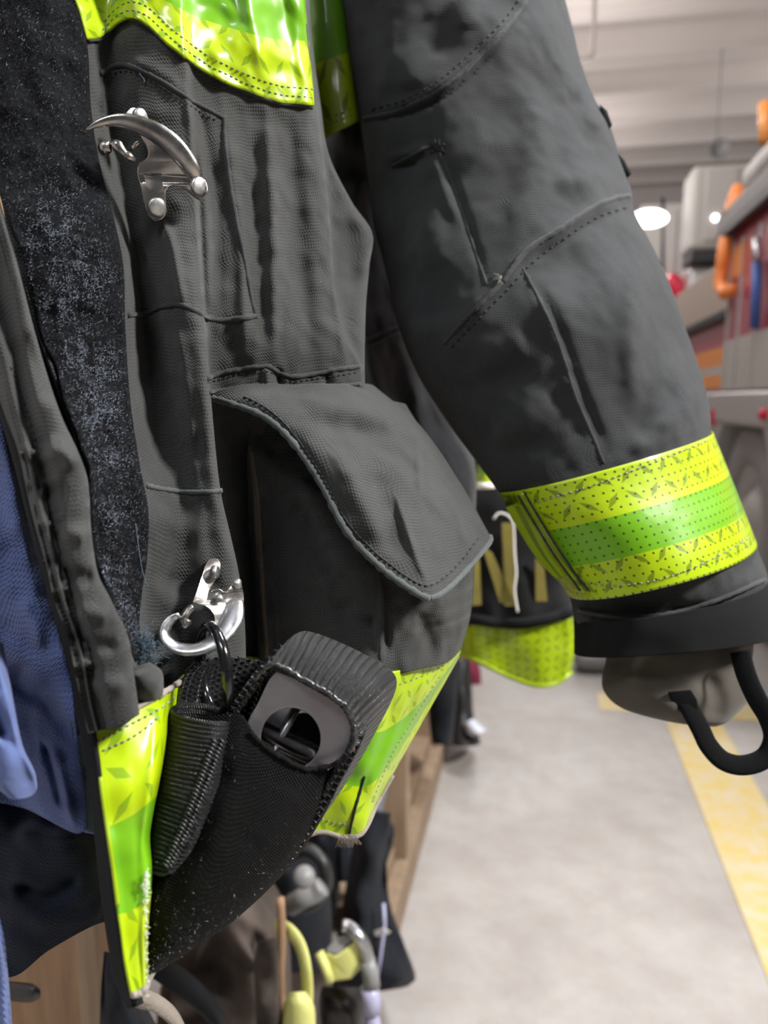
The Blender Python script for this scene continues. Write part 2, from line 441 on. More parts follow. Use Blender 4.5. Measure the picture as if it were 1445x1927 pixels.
# ================================================================ the turnout coat
coat = thing('turnout_coat', 'charcoal firefighter turnout coat in front, with big open pocket flap and bright yellow bands', 'coat', P(300, 1890, .30))

# ---------------------------------------------------------------- front of the coat
front_cols = [
 [(-70,-200,.318),(-35,200,.312),(-2,360,.306),(36,500,.300),(78,640,.294),(113,730,.290),(148,830,.287),(168,880,.285),(172,980,.283),(185,1060,.281),(212,1130,.280),(248,1240,.279),(270,1330,.279)],
 [(60,-200,.324),(85,100,.322),(98,300,.318),(130,480,.312),(160,640,.307),(190,800,.303),(220,930,.300),(232,1040,.298),(246,1150,.297),(270,1240,.296),(288,1330,.295)],
 [(140,-200,.342),(165,60,.340),(172,200,.338),(190,320,.334),(216,420,.330),(236,560,.326),(242,700,.322),(260,850,.318),(280,950,.314),(282,1050,.312),(276,1150,.310),(290,1240,.309),(308,1330,.308)],
 [(190,-200,.352),(205,60,.350),(212,200,.352),(232,320,.354),(255,450,.355),(272,600,.352),(285,700,.347),(306,820,.338),(332,920,.328),(345,1050,.321),(345,1150,.318),(350,1240,.318),(360,1330,.318)],
 [(255,-200,.341),(262,60,.341),(270,200,.343),(290,320,.345),(312,450,.341),(330,580,.334),(345,700,.330),(362,820,.328),(380,920,.324),(392,1050,.323),(398,1150,.324),(404,1240,.325),(404,1330,.326)],
 [(335,-200,.346),(342,60,.347),(350,200,.349),(365,400,.346),(377,560,.338),(387,640,.333),(396,750,.331),(414,920,.332),(434,1010,.334),(449,1080,.337),(459,1160,.341),(462,1240,.345),(462,1330,.346)],
 [(352,-200,.356),(360,60,.357),(368,200,.359),(380,400,.360),(388,560,.360),(391,640,.362),(397,750,.372),(412,920,.376),(428,1010,.378),(442,1080,.380),(450,1160,.382),(453,1240,.382),(454,1330,.382)],
 [(440,-200,.366),(446,60,.368),(452,200,.372),(468,400,.374),(478,560,.372),(484,640,.372),(490,740,.380),(496,850,.396),(500,1000,.404),(500,1150,.404),(500,1240,.404),(500,1330,.404)],
 [(520,-200,.376),(528,60,.380),(536,200,.386),(548,400,.388),(560,560,.388),(570,640,.388),(580,740,.394),(585,850,.412),(590,1000,.418),(590,1150,.418),(590,1240,.418),(590,1330,.418)],
 [(566,-200,.386),(577,60,.392),(594,200,.400),(606,300,.404),(619,420,.406),(630,560,.406),(651,640,.404),(676,686,.406),(682,750,.412),(680,850,.43),(680,1000,.43),(680,1150,.43),(680,1240,.43),(680,1330,.43)],
 [(569,-200,.410),(580,60,.412),(598,200,.420),(609,300,.424),(622,420,.426),(634,560,.424),(656,640,.420),(679,688,.418),(684,752,.424),(690,850,.44),(690,1000,.44),(690,1150,.44),(690,1240,.44),(690,1330,.44)],
 [(572,-200,.428),(584,60,.430),(602,200,.436),(618,290,.438),(660,380,.440),(697,440,.444),(692,500,.444),(686,580,.438),(686,690,.430),(688,755,.434),(700,850,.46),(700,1000,.46),(700,1150,.46),(700,1240,.46),(700,1330,.46)],
 [(574,-200,.46),(586,60,.46),(604,200,.47),(618,290,.48),(656,380,.49),(690,440,.50),(686,500,.50),(682,580,.49),(684,690,.47),(690,755,.47),(704,850,.49),(704,1000,.49),(704,1150,.49),(704,1240,.49),(704,1330,.49)],
 [(572,-200,.52),(584,60,.52),(602,200,.53),(616,290,.54),(650,380,.56),(680,440,.56),(680,500,.56),(676,580,.55),(680,690,.53),(690,755,.53),(704,850,.54),(704,1000,.54),(704,1150,.54),(704,1240,.54),(704,1330,.54)],
]
A = loft(front_cols, 230, 300)
folds(A, [
 ([(345,140),(368,260),(384,350),(390,470),(394,600)], 11, .0045),
 ([(360,160),(400,330),(412,470),(414,590)], 12, -.0022),
 ([(418,190),(436,320),(452,460),(462,680)], 12, .003),
 ([(500,190),(508,340),(514,480),(516,680)], 15, .0045),
 ([(472,210),(482,400),(492,560),(498,680)], 17, -.0032),
 ([(545,220),(556,400),(572,560),(592,684)], 20, -.004),
 ([(625,520),(640,620),(650,680)], 8, .002),
 ([(650,400),(664,470),(662,560)], 18, -.004),
 ([(300,400),(322,460),(338,540),(350,590)], 10, .004),
 ([(270,470),(290,540),(312,590)], 10, -.003),
 ([(255,605),(290,640),(318,720),(340,830)], 16, -.004),
 ([(330,600),(348,700),(366,860)], 10, .0025),
 ([(290,940),(340,990),(400,1000)], 30, .003),
 ([(290,1080),(350,1100),(420,1090)], 20, -.003),
 ([(520,690),(528,740)], 9, -.004), ([(500,690),(506,740)], 8, .003), ([(612,694),(618,738)], 9, -.003),
 ([(240,110),(290,130),(340,160)], 12, .002),
 ([(196,150),(200,240),(208,330)], 9, .004),
])
crumple(A, 26, .0030, 3, 3); crumple(A, 90, .0006, 5, 2)
front = Cloth(A)
front.make('front_panel', M['coat'], coat)
CP = .415   # ignore hits on cloth that lies round the side

def stripe_patch(cols, nu, nv, mat, name, parent=coat, fl=None, noise=None, solid=.0012, vfrac=True, seed=2, over=None):
    A = loft(cols, nu, nv)
    if over: A = over[0].drape(A[..., :2], over[1])
    if fl: folds(A, fl)
    if noise: crumple(A, noise[0], noise[1], seed)
    c = Cloth(A)
    if vfrac:
        c.uv = np.stack([c.uv[:, 0].reshape(nu, nv).mean(1)[:, None].repeat(nv, 1), np.linspace(0, 1, nv)[None].repeat(nu, 0)], -1).reshape(-1, 2)
    o = c.make(name, mat, parent, solid=solid)
    return c, o

# ---- black loop fastener strip
sL = [(-70,-200),(-35,200),(0,360),(25,430),(48,500),(66,570),(82,640),(106,684),(117,730),(150,830),(170,880),(173,980),(186,1060),(213,1130),(236,1195),(256,1244)]
sR = [(138,-200),(152,0),(166,100),(171,200),(186,300),(214,410),(232,500),(236,620),(246,760),(264,880),(279,960),(277,1050),(268,1110),(262,1180),(272,1236)]
a, b = cr(sL, 150), cr(sR, 150)
XY = a[None]+(b-a)[None]*np.linspace(0, 1, 46)[:, None, None]
A = front.drape(XY, .0024, .36); crumple(A, 160, .0012, 9, 2); crumple(A, 30, .002, 4, 2)
loop = Cloth(A); loop.make('loop_fastener_strip', M['loop'], coat, solid=.002)
def fuzz(n, pick, mat, name, size, parent=coat, surf=loop, thick=.00009, lift=.0014, label=None):
    V, F, k = [], [], 0
    G = surf.V.reshape(surf.nu, surf.nv, 3)
    while n > 0:
        i, j = RNG.random()*(surf.nu-2), RNG.random()*(surf.nv-2)
        p = G[int(i), int(j)]+(G[int(i)+1, int(j)]-G[int(i), int(j)])*(i % 1)+(G[int(i), int(j)+1]-G[int(i), int(j)])*(j % 1)
        px = surf.A[int(i), int(j)]
        n -= .02
        if pick and RNG.random() > pick(px[0], px[1]): continue
        n -= .98
        nn = (CAM-p); nn /= np.linalg.norm(nn)
        d = RNG.normal(0, 1, 3); d -= nn*(d@nn)*.6; d /= np.linalg.norm(d)
        e = np.cross(nn, d)+.3*nn; L = size*(.6+.8*RNG.random()); c = RNG.normal(0, .5)
        for s_ in (-1, -.35, .35, 1):
            q = p+nn*lift*(1-.75*s_*s_+.4*RNG.random())+d*L*s_*.5+e*L*.35*c*(s_*s_-.5)
            t = thick*(1.2-.5*abs(s_))
            V += [q+e*t, q-e*t*.5+nn*t*.9, q-e*t*.5-nn*t*.9]
        for r in range(3):
            for m_ in range(3): F.append((k+r*3+m_, k+r*3+(m_+1) % 3, k+r*3+3+(m_+1) % 3, k+r*3+3+m_))
        k += 12
    o = mk(name, (np.array(V), F), mat, parent, smooth=False, kind='stuff', label=label); return o
fuzz(11000, None, M['pile'], 'loop_pile', .0026, thick=.00006)
spots = [(105,420,52,62),(145,500,60,50),(120,560,46,40),(165,520,40,60),(175,690,42,40),(150,660,30,40),(185,770,40,44),(205,850,30,40),(215,960,26,30),(205,1080,22,30),(60,470,25,35),(120,120,60,60),(60,60,60,60),(235,1150,14,30)]
def lintmap(x, y):
    v = 0
    for i, (cx, cy, rx, ry) in enumerate(spots):
        v = max(v, math.exp(-((x-cx)/rx)**2-((y-cy)/ry)**2)*(.08 if i in (11, 12) else (.55 if i > 6 else 1)))
    c = mnoise.noise(Vector((x*.045, y*.045, 3.1)))
    return v*max(0, min(1, .55+1.6*c))
fuzz(5200, lintmap, M['lint'], 'lint', .0011, thick=.00005, lift=.0022, label='pale lint caught in the loop strip')
# tufts of blue-grey lint at the foot of the strip
g = []
for i in range(240):
    x, y = RNG.normal(268, 10), RNG.normal(1226, 16)
    z = .290-.004*RNG.random(); d = RNG.normal(0, 8, (4, 2)).cumsum(0)
    g.append(tube(W(np.concatenate([np.array([[x, y]])+d, np.full((4, 1), z)+RNG.normal(0, .0008, (4, 1))], 1)), .00009, 4))
mk('lint_tuft', join(g), M['bluelint'], coat, kind='stuff', label='blue-grey lint tuft')
mk('loose_thread', tube(W(cr([(255,985,.298),(262,1040,.297),(268,1075,.297),(278,1106,.297)], 14)), .00018, 5), M['bluelint'], coat)

# ---- placket facing strip to the left of the loop strip (two stitched layers)
face = [
 [(-90,380,.276),(-60,560,.272),(-25,660,.270),(2,760,.266),(34,850,.263),(58,960,.260),(80,1040,.258),(103,1120,.257),(130,1190,.256),(148,1260,.256),(163,1330,.257),(176,1376,.258)],
 [(-70,360,.268),(-36,540,.264),(0,650,.262),(26,760,.259),(52,850,.256),(76,960,.253),(98,1040,.251),(116,1120,.250),(142,1190,.249),(158,1260,.249),(172,1330,.250),(182,1376,.251)],
 [(-50,340,.273),(-10,520,.269),(22,640,.267),(46,760,.264),(72,850,.261),(94,960,.258),(110,1040,.256),(126,1120,.255),(150,1190,.254),(164,1260,.254),(178,1330,.255),(190,1374,.256)],
 [(-30,320,.266),(20,500,.262),(48,640,.260),(75,760,.257),(104,850,.254),(124,960,.251),(138,1040,.250),(156,1120,.249),(178,1190,.248),(198,1260,.248),(212,1330,.249),(222,1368,.250)],
 [(-14,340,.270),(28,480,.267),(64,620,.265),(93,720,.262),(118,790,.260),(146,850,.258),(164,905,.256),(171,1000,.255),(184,1080,.254),(206,1125,.253),(240,1200,.253),(250,1262,.254),(262,1345,.255)],
 [(-18,342,.284),(26,484,.280),(62,622,.278),(91,722,.275),(116,792,.273),(144,852,.271),(162,906,.270),(169,1000,.269),(182,1080,.268),(204,1127,.268),(236,1200,.268),(246,1262,.268),(258,1345,.269)],
]
A = loft(face, 70, 220)
folds(A, [([(30,620),(80,700),(100,770)], 22, -.004), ([(70,860),(110,850),(150,880)], 20, .005), ([(80,930),(130,930)], 18, -.004), ([(110,1000),(165,1010)], 18, .004),
          ([(110,1080),(180,1090)], 16, -.004), ([(140,1150),(210,1160)], 18, .004), ([(150,1215),(225,1215)], 14, -.003), ([(165,1290),(245,1290)], 18, .003),
          ([(30,850),(60,850)], 14, .004), ([(50,920),(80,920)], 12, -.003), ([(65,985),(95,985)], 12, .004), ([(88,1060),(110,1060)], 12, -.003), ([(105,1110),(125,1110)], 12, .003), ([(135,1200),(150,1200)], 12, -.003), ([(148,1250),(165,1250)], 10, .003)])
crumple(A, 40, .0022, 11, 2)
facing = Cloth(A); facing.make('placket_facing', M['coat'], coat, solid=.003)
mk('seam', stitch_geo(facing, [(20,690),(46,760),(72,850),(95,960),(110,1040),(128,1120),(151,1190),(165,1260),(180,1345)], 9, 5, .0003, .0003), M['thread'], coat)
# dark inner lining edge showing below and beside the facing
lin = [
 [(-95,420,.284),(-30,690,.278),(22,860,.272),(62,1020,.268),(100,1150,.266),(126,1240,.265),(144,1330,.264),(160,1420,.263),(176,1560,.262),(194,1720,.262),(216,1840,.262),(240,1898,.262)],
 [(-80,420,.280),(-12,690,.274),(40,860,.268),(80,1020,.264),(118,1150,.262),(150,1240,.261),(166,1330,.258),(180,1420,.256),(200,1560,.254),(220,1720,.252),(240,1830,.251),(258,1894,.251)],
 [(-40,420,.31),(10,690,.305),(60,860,.30),(100,1020,.28),(140,1150,.276),(168,1240,.272),(184,1330,.268),(197,1420,.265),(217,1560,.262),(236,1720,.26),(252,1830,.26),(268,1888,.26)],
]
lin.append([(60,420,.335),(120,690,.325),(175,860,.32),(205,1020,.316),(240,1150,.314),(275,1240,.312),(280,1330,.31),(240,1420,.29),(226,1560,.275),(244,1720,.268),(257,1830,.266),(271,1888,.266)])
lining = Cloth(crumple(loft(lin, 30, 160), 40, .001, 12)); lining.make('lining_edge', M['lining'], coat, solid=.002)

# ---- hook patch seams, storm flap seams on the front panel
def seam(pts, r=.0009, mat='seam', surf=front, off=0.0, jig=.25, cap=None): return mk('seam', seam_geo(surf, pts, r, off, 5, jig, cap), M[mat], coat)
seam([(188,138),(206,128),(228,122),(256,128),(300,150),(340,176),(380,200),(421,222)], .0011, cap=CP)
seam([(421,216),(424,270),(432,340),(444,410),(460,490),(472,560),(482,598)], .0011, cap=CP)
seam([(240,592),(275,590),(305,578),(340,574),(372,588),(402,601),(445,600),(484,594)], .0012, cap=CP)
seam([(275,914),(310,921),(350,926),(390,926),(417,923)], .0011, 'piping', cap=.36)
mk('stitching', stitch_geo(front, [(196,146),(226,134),(254,138),(300,162),(380,212),(410,228)], 6, 4, .0003, .0003, CP), M['thread'], coat)
mk('loose_thread', tube(W(front.drape(cr([(262,138),(268,146),(272,152),(269,156)], 8), .001)), .0003, 5), M['bluelint'], coat)
# pocket-top seam band
seam([(390,712),(410,703),(440,697),(480,690),(505,690),(522,699),(548,709),(590,704),(630,696),(678,690)], .0013, cap=.45)
seam([(394,738),(425,733),(460,727),(490,724),(515,730),(535,740),(580,736),(630,728),(678,722)], .0010, cap=.45)
mk('stitching', stitch_geo(front, [(392,720),(440,706),(484,699),(508,700),(540,717),(590,713),(676,700)], 6, 4, .0003, .0004, .45), M['thread'], coat)

# ---------------------------------------------------------------- chest band
A_ = [(138,-200),(146,0),(154,40),(165,73)]
chest = [
 [(128,-200),(140,-20),(152,30),(165,74)], [(150,-200),(165,-20),(180,30),(191,70)], [(175,-200),(192,-40),(206,10),(216,45)],
 [(195,-200),(214,-40),(230,0),(241,33)], [(230,-200),(248,-40),(262,0),(272,42)], [(290,-200),(302,-40),(312,20),(321,86)],
 [(350,-200),(362,-20),(372,60),(382,131)], [(420,-200),(432,-10),(444,80),(452,166)], [(490,-200),(500,0),(512,100),(522,191)],
 [(540,-200),(550,0),(562,100),(574,196)], [(564,-200),(574,0),(584,100),(592,199)]]
ch2, _ = stripe_patch([[(x, y, .35) for x, y in c] for c in chest], 110, 60, M['trim'], 'chest_band', over=(front, .0036),
                    fl=[([(300,-40),(380,60),(430,140)], 16, .002), ([(250,-20),(330,70)], 12, -.0015), ([(455,-60),(480,60),(500,170)], 14, .003), ([(520,-60),(545,60),(560,190)], 12, -.002)], noise=(45, .0022))
fr = [c[-1] for c in chest]
def along(d): return [(x+d*.15, y-d) for x, y in fr[1:]]
for d in (14, 30): mk('stitching', stitch_geo(ch2, along(d), 8, 3, .00028, .0002), M['thread_grey'], coat)
seam([(165,76),(191,72),(217,46),(241,35),(272,44),(321,88),(382,133),(452,168),(522,193),(590,201)], .0008, 'seam', off=.0015, cap=CP)

# ---------------------------------------------------------------- side and back of the body
side = [
 [(560,-200,.56),(575,100,.56),(600,300,.56),(640,450,.57),(660,650,.57),(670,800,.57),(690,1000,.56),(720,1240,.55)],
 [(620,-200,.53),(640,100,.53),(655,240,.54),(664,300,.57),(700,450,.60),(716,650,.58),(726,800,.585),(740,1000,.58),(750,1240,.57)],
 [(680,-200,.58),(690,100,.60),(700,240,.62),(720,300,.63),(740,450,.635),(756,650,.605),(780,800,.60),(800,1000,.60),(810,1240,.59)],
 [(760,-200,.66),(770,100,.68),(780,300,.69),(790,450,.69),(800,650,.66),(830,800,.64),(860,900,.62),(872,1060,.61),(862,1235,.60)],
 [(800,-200,.72),(810,100,.74),(820,300,.75),(830,450,.76),(850,650,.74),(880,800,.70),(896,900,.68),(886,1060,.66),(866,1228,.64)],
]
A = loft(side, 80, 150)
folds(A, [([(680,560),(700,700),(745,830)], 14, .012), ([(735,640),(760,760),(800,900)], 16, -.012), ([(690,330),(660,400)], 20, .01)])
crumple(A, 14, .010, 21, 3)
sidep = Cloth(A); sidep.make('side_panel', M['sleeve'], coat, solid=.003)
mk('seam', seam_geo(sidep, [(684,642),(702,634),(722,626),(752,614)], .0014), M['seam'], coat)
mk('seam', seam_geo(sidep, [(684,654),(702,648),(722,640),(752,628)], .0010), M['seam'], coat)
und = [[(572,-200,.525),(582,20,.525),(592,130,.525),(604,262,.525)], [(604,-200,.522),(614,20,.522),(622,120,.522),(634,246,.522)], [(632,-200,.528),(644,20,.528),(655,120,.528),(672,230,.528)], [(650,-200,.55),(660,20,.55),(670,120,.56),(684,226,.57)]]
ub, _ = stripe_patch(und, 40, 60, M['trim_shade_dull'], 'chest_band', noise=(20, .003))  # shade under the arm is put into the duller tape tint
for d in (18, 30): mk('stitching', stitch_geo(ub, [(604-d*.05,260-d),(634,246-d),(668,232-d)], 8, 4, .0004, .0004), M['thread_grey'], coat)

# ---------------------------------------------------------------- patch pocket
pocket = [
 [(398,735,.385),(404,800,.392),(414,900,.398),(432,1000,.40),(456,1100,.402),(474,1250,.404)],
 [(420,735,.386),(450,800,.400),(456,900,.406),(462,1000,.405),(474,1100,.403),(486,1250,.401)],
 [(440,735,.384),(466,820,.388),(472,900,.388),(478,1000,.388),(486,1100,.388),(494,1250,.390)],
 [(470,735,.384),(500,830,.394),(506,900,.394),(512,1000,.394),(516,1100,.394),(522,1250,.394)],
 [(520,735,.388),(560,840,.392),(570,920,.392),(580,1020,.390),(584,1120,.388),(588,1270,.388)],
 [(590,735,.392),(630,860,.396),(642,960,.396),(650,1050,.394),(655,1150,.392),(660,1275,.391)],
 [(660,735,.404),(700,880,.400),(704,1000,.398),(706,1060,.397),(712,1150,.396),(718,1275,.395)],
 [(700,745,.425),(760,900,.408),(780,1000,.406),(786,1080,.406),(790,1150,.405),(786,1260,.406)],
 [(740,755,.44),(830,920,.425),(858,1000,.424),(860,1080,.424),(856,1150,.424),(842,1246,.424)],
 [(762,760,.455),(872,940,.45),(890,1010,.45),(891,1080,.45),(884,1160,.45),(866,1224,.45)],
 [(764,764,.49),(868,944,.50),(886,1012,.52),(887,1080,.52),(880,1160,.52),(862,1224,.52)],
]
A = loft(pocket, 170, 180)
folds(A, [([(530,900),(580,1000),(630,1120),(660,1230)], 20, -.007), ([(560,880),(620,1010),(690,1160)], 18, .004), ([(640,1060),(690,1160),(716,1200)], 16, -.005),
          ([(690,1050),(706,1110),(712,1240)], 7, .004), ([(704,1050),(722,1110),(728,1240)], 8, -.004), ([(770,1140),(800,1190),(812,1250)], 16, -.004), ([(820,1100),(840,1180)], 20, .004), ([(500,900),(510,1060),(520,1220)], 7, .002)])
crumple(A, 30, .004, 31, 3)
pk = Cloth(A); pk.make('pocket', M['coat'], coat, solid=.0025)
bind = Cloth(pk.drape(
    np.stack([cr([(460,850),(461,920),(466,1000),(468,1058)], 40), cr([(468,836),(476,920),(480,1000),(484,1056)], 40)]), .0012))
bind.make('pocket_binding', M['tan'], coat, solid=.0015, label='frayed tan edge binding')
mk('seam', seam_geo(pk, [(472,850),(484,940),(490,1050),(495,1140),(502,1236)], .0011, .0008), M['tan'], coat)
mk('seam', seam_geo(pk, [(460,1060),(472,1110),(478,1150),(484,1200)], .0010, .0006), M['seam'], coat)
mk('seam', seam_geo(pk, [(702,1050),(708,1100),(712,1170),(716,1240)], .0010), M['seam'], coat)
mk('seam', seam_geo(pk, [(512,850),(516,960),(518,1080),(520,1220)], .0008), M['seam'], coat)

# ---------------------------------------------------------------- pocket flap
flap = [
 [(392,741,.374),(393,743,.374),(394,745,.374),(395,748,.373)],
 [(430,730,.374),(431,740,.372),(432,750,.370),(433,759,.369)],
 [(470,724,.376),(482,745,.370),(490,765,.366),(495,783,.365)],
 [(510,722,.380),(530,760,.370),(540,795,.362),(547,828,.359)],
 [(550,724,.384),(580,790,.366),(594,850,.354),(604,910,.352)],
 [(590,722,.388),(620,800,.368),(640,890,.352),(652,1000,.348)],
 [(620,722,.392),(664,820,.372),(690,930,.354),(712,1064,.348)],
 [(645,722,.398),(702,830,.378),(738,950,.360),(768,1106,.352)],
 [(664,722,.406),(730,830,.384),(772,960,.366),(806,1125,.356)],
 [(676,722,.414),(752,820,.392),(800,940,.380),(840,1110,.368)],
 [(690,722,.424),(776,820,.404),(838,940,.398),(884,1066,.390)],
 [(700,724,.436),(788,812,.420),(866,930,.420),(922,1020,.416)],
 [(704,726,.448),(790,800,.434),(870,915,.438),(923,1010,.436)],
]
A = loft(flap, 150, 130)
folds(A, [([(560,752),(640,765),(720,775),(770,790)], 30, .006), ([(596,795),(680,815),(740,830)], 24, -.004),
          ([(745,930),(770,1010),(803,1098)], 8, .004), ([(775,930),(800,1010),(826,1090)], 24, -.002), ([(784,790),(788,860),(790,930)], 8, .003),
          ([(700,880),(730,960),(760,1060)], 22, -.003), ([(640,860),(690,960),(720,1030)], 26, .004), ([(840,900),(866,980),(880,1040)], 12, .003)])
crumple(A, 24, .003, 41, 3)
fp = Cloth(A); fp.make('pocket_flap', M['coat'], coat, solid=.0028)
edge = [c[-1] for c in flap]
e2 = [(396,748),(433,758),(494,781),(545,826),(580,870),(608,920),(640,982),(670,1027),(714,1066),(768,1106),(804,1124)]
fe = W(np.array([(A[i, -1, 0], A[i, -1, 1], A[i, -1, 2]-.0004) for i in range(0, 150)]))
k = int(np.argmin(np.abs(A[:, -1, 0]-806)))
mk('flap_piping', tube(fe[:k+1], .0016*(1+.16*np.sin(np.arange(k+1)*1.25)+.10*RNG.normal(0, 1, k+1).clip(-1.5, 1.5)), 10), M['piping'], coat)
mk('flap_piping', tube(fe[k:], .0013*(1+.1*RNG.normal(0, 1, 150-k).clip(-1.5, 1.5)), 10), M['piping'], coat)
def inset(d0, d1, rng): return [(A[i, j, 0], A[i, j, 1]) for i, j in rng]
ins = [(A[i, max(0, min(129, 129-int(24*130/max(20., np.linalg.norm(A[i, 0, :2]-A[i, -1, :2])))))][:2]) for i in range(18, 146, 4)]
mk('stitching', stitch_geo(fp, ins, 8, 3, .00045, .0005), M['thread'], coat)
mk('seam', seam_geo(fp, [(x, y) for x, y in ins], .0005, -.0002), M['seam'], coat)
# ---------------------------------------------------------------- hem band
hem = [
 [(178,1372,.260),(190,1480,.256),(214,1650,.252),(234,1800,.249),(249,1872,.248)],
 [(196,1366,.262),(207,1480,.258),(228,1650,.254),(243,1800,.250),(255,1872,.249)],
 [(240,1341,.266),(248,1480,.261),(256,1650,.256),(260,1790,.252),(266,1868,.250)],
 [(300,1308,.278),(292,1450,.268),(274,1570,.262),(282,1640,.260),(274,1750,.256),(276,1856,.254)],
 [(330,1288,.300),(316,1420,.292),(292,1560,.288),(290,1640,.286),(282,1750,.284),(282,1840,.282)],
 [(385,1240,.345),(380,1400,.344),(360,1550,.342),(350,1640,.340),(346,1740,.338)],
 [(500,1238,.400),(500,1400,.398),(480,1550,.394),(462,1640,.392)],
 [(640,1264,.398),(625,1400,.398),(605,1500,.398),(592,1566,.398)],
 [(738,1264,.400),(712,1370,.400),(682,1480,.400),(655,1574,.400)],
 [(752,1262,.403),(728,1366,.404),(700,1480,.404),(682,1566,.404)],
 [(790,1252,.412),(770,1330,.416),(740,1430,.420),(712,1506,.424)],
 [(826,1240,.424),(816,1290,.430),(795,1340,.436),(776,1392,.44)],
 [(866,1221,.452),(866,1228,.454),(864,1234,.456),(862,1240,.458)],
 [(864,1222,.50),(864,1229,.50),(862,1235,.50),(860,1240,.50)],
]
hb, hemo = stripe_patch(hem, 220, 90, M['trim'], 'hem_band', fl=[([(300,1320),(285,1480),(270,1600)], 10, .002), ([(775,1290),(735,1400),(690,1520)], 7, .0018), ([(745,1290),(715,1400),(672,1510)], 8, -.0016), ([(810,1260),(770,1350)], 8, .0012)], noise=(40, .003))
for pts in ([(182,1398),(240,1366),(300,1334),(345,1300)], [(194,1412),(240,1392),(272,1372),(302,1346)], ):
    mk('stitching', stitch_geo(hb, pts, 9, 3, .0004, .0003, .34), M['thread_grey'], coat)
mk('stitching', stitch_geo(hb, [(752,1288),(790,1274),(830,1256),(858,1234)], 7, 3, .0003, .0003, .46), M['thread_grey'], coat)
mk('stitching', stitch_geo(hb, [(604,1540),(632,1548),(656,1552)], 7, 3, .0003, .0003, .46), M['thread_grey'], coat)
mk('stitching', stitch_geo(hb, [(700,1510),(738,1420),(780,1350),(830,1268)], 7, 3, .0003, .0003, .46), M['thread_grey'], coat)
mk('seam', seam_geo(hb, [(686,1462),(672,1510),(662,1548),(656,1580)], .0007, .0008, cap=.46), M['thread'], coat)
mk('hem_edge', tube(W(np.array([(x, y, z-.0003) for x, y, z in hb.A[:56, -1]])), .0011, 8), M['fray'], coat, label='frayed grey hem edge')
mk('hem_edge', tube(W(np.array([(x, y+2, z-.0003) for x, y, z in hb.A[120:175, -1]])), .0012, 8), M['fray'], coat, label='frayed grey hem edge')
mk('band_fold', tube(W(np.array([(x+1, y, z-.0006) for x, y, z in hb.A[0, 16:60]])), .0007, 8), M['trim_shade_dull'], coat)
top = [(178,1368),(215,1352),(240,1338),(300,1304),(345,1274),(385,1238)]
mk('seam', seam_geo(hb, [(x, y+4) for x, y in top], .0012, .0004, cap=.36, jig=.8), M['fray'], coat)
g = []
for i in range(260):
    t = RNG.random(); x, y = 262+14*t*RNG.normal(0, .5), 1640+235*t; x += 10*(1-t)
    z = .2535+.003*RNG.random(); a = RNG.normal(0, 1); L = 6+6*RNG.random()
    g.append(tube(W([(x, y, z), (x+L*math.cos(a)*.6, y+L*math.sin(a)*.4, z-.001), (x+L*math.cos(a), y+L*math.sin(a), z-.0006)]), .00009, 4))
mk('frayed_threads', join(g), M['thread_white'], coat, kind='stuff')
g = []
for i in range(40):
    x = RNG.uniform(640, 675); g.append(tube(W([(x, 1570, .397), (x+RNG.normal(0, 4), 1578, .397), (x+RNG.normal(0, 7), 1584+RNG.random()*12, .397)]), .00012, 4))
mk('frayed_threads', join(g), M['fray'], coat, kind='stuff')
# bunched cloth lump between facing and hem
lump = rings([(232,1262,282,1246,.278,.004,0),(238,1280,304,1262,.276,.010,0),(246,1305,308,1290,.276,.011,0),(256,1334,306,1310,.278,.006,0)], 26, 36, noise=(60, .003))
mk('hem_gather', capped(lump), M['coat'], coat)

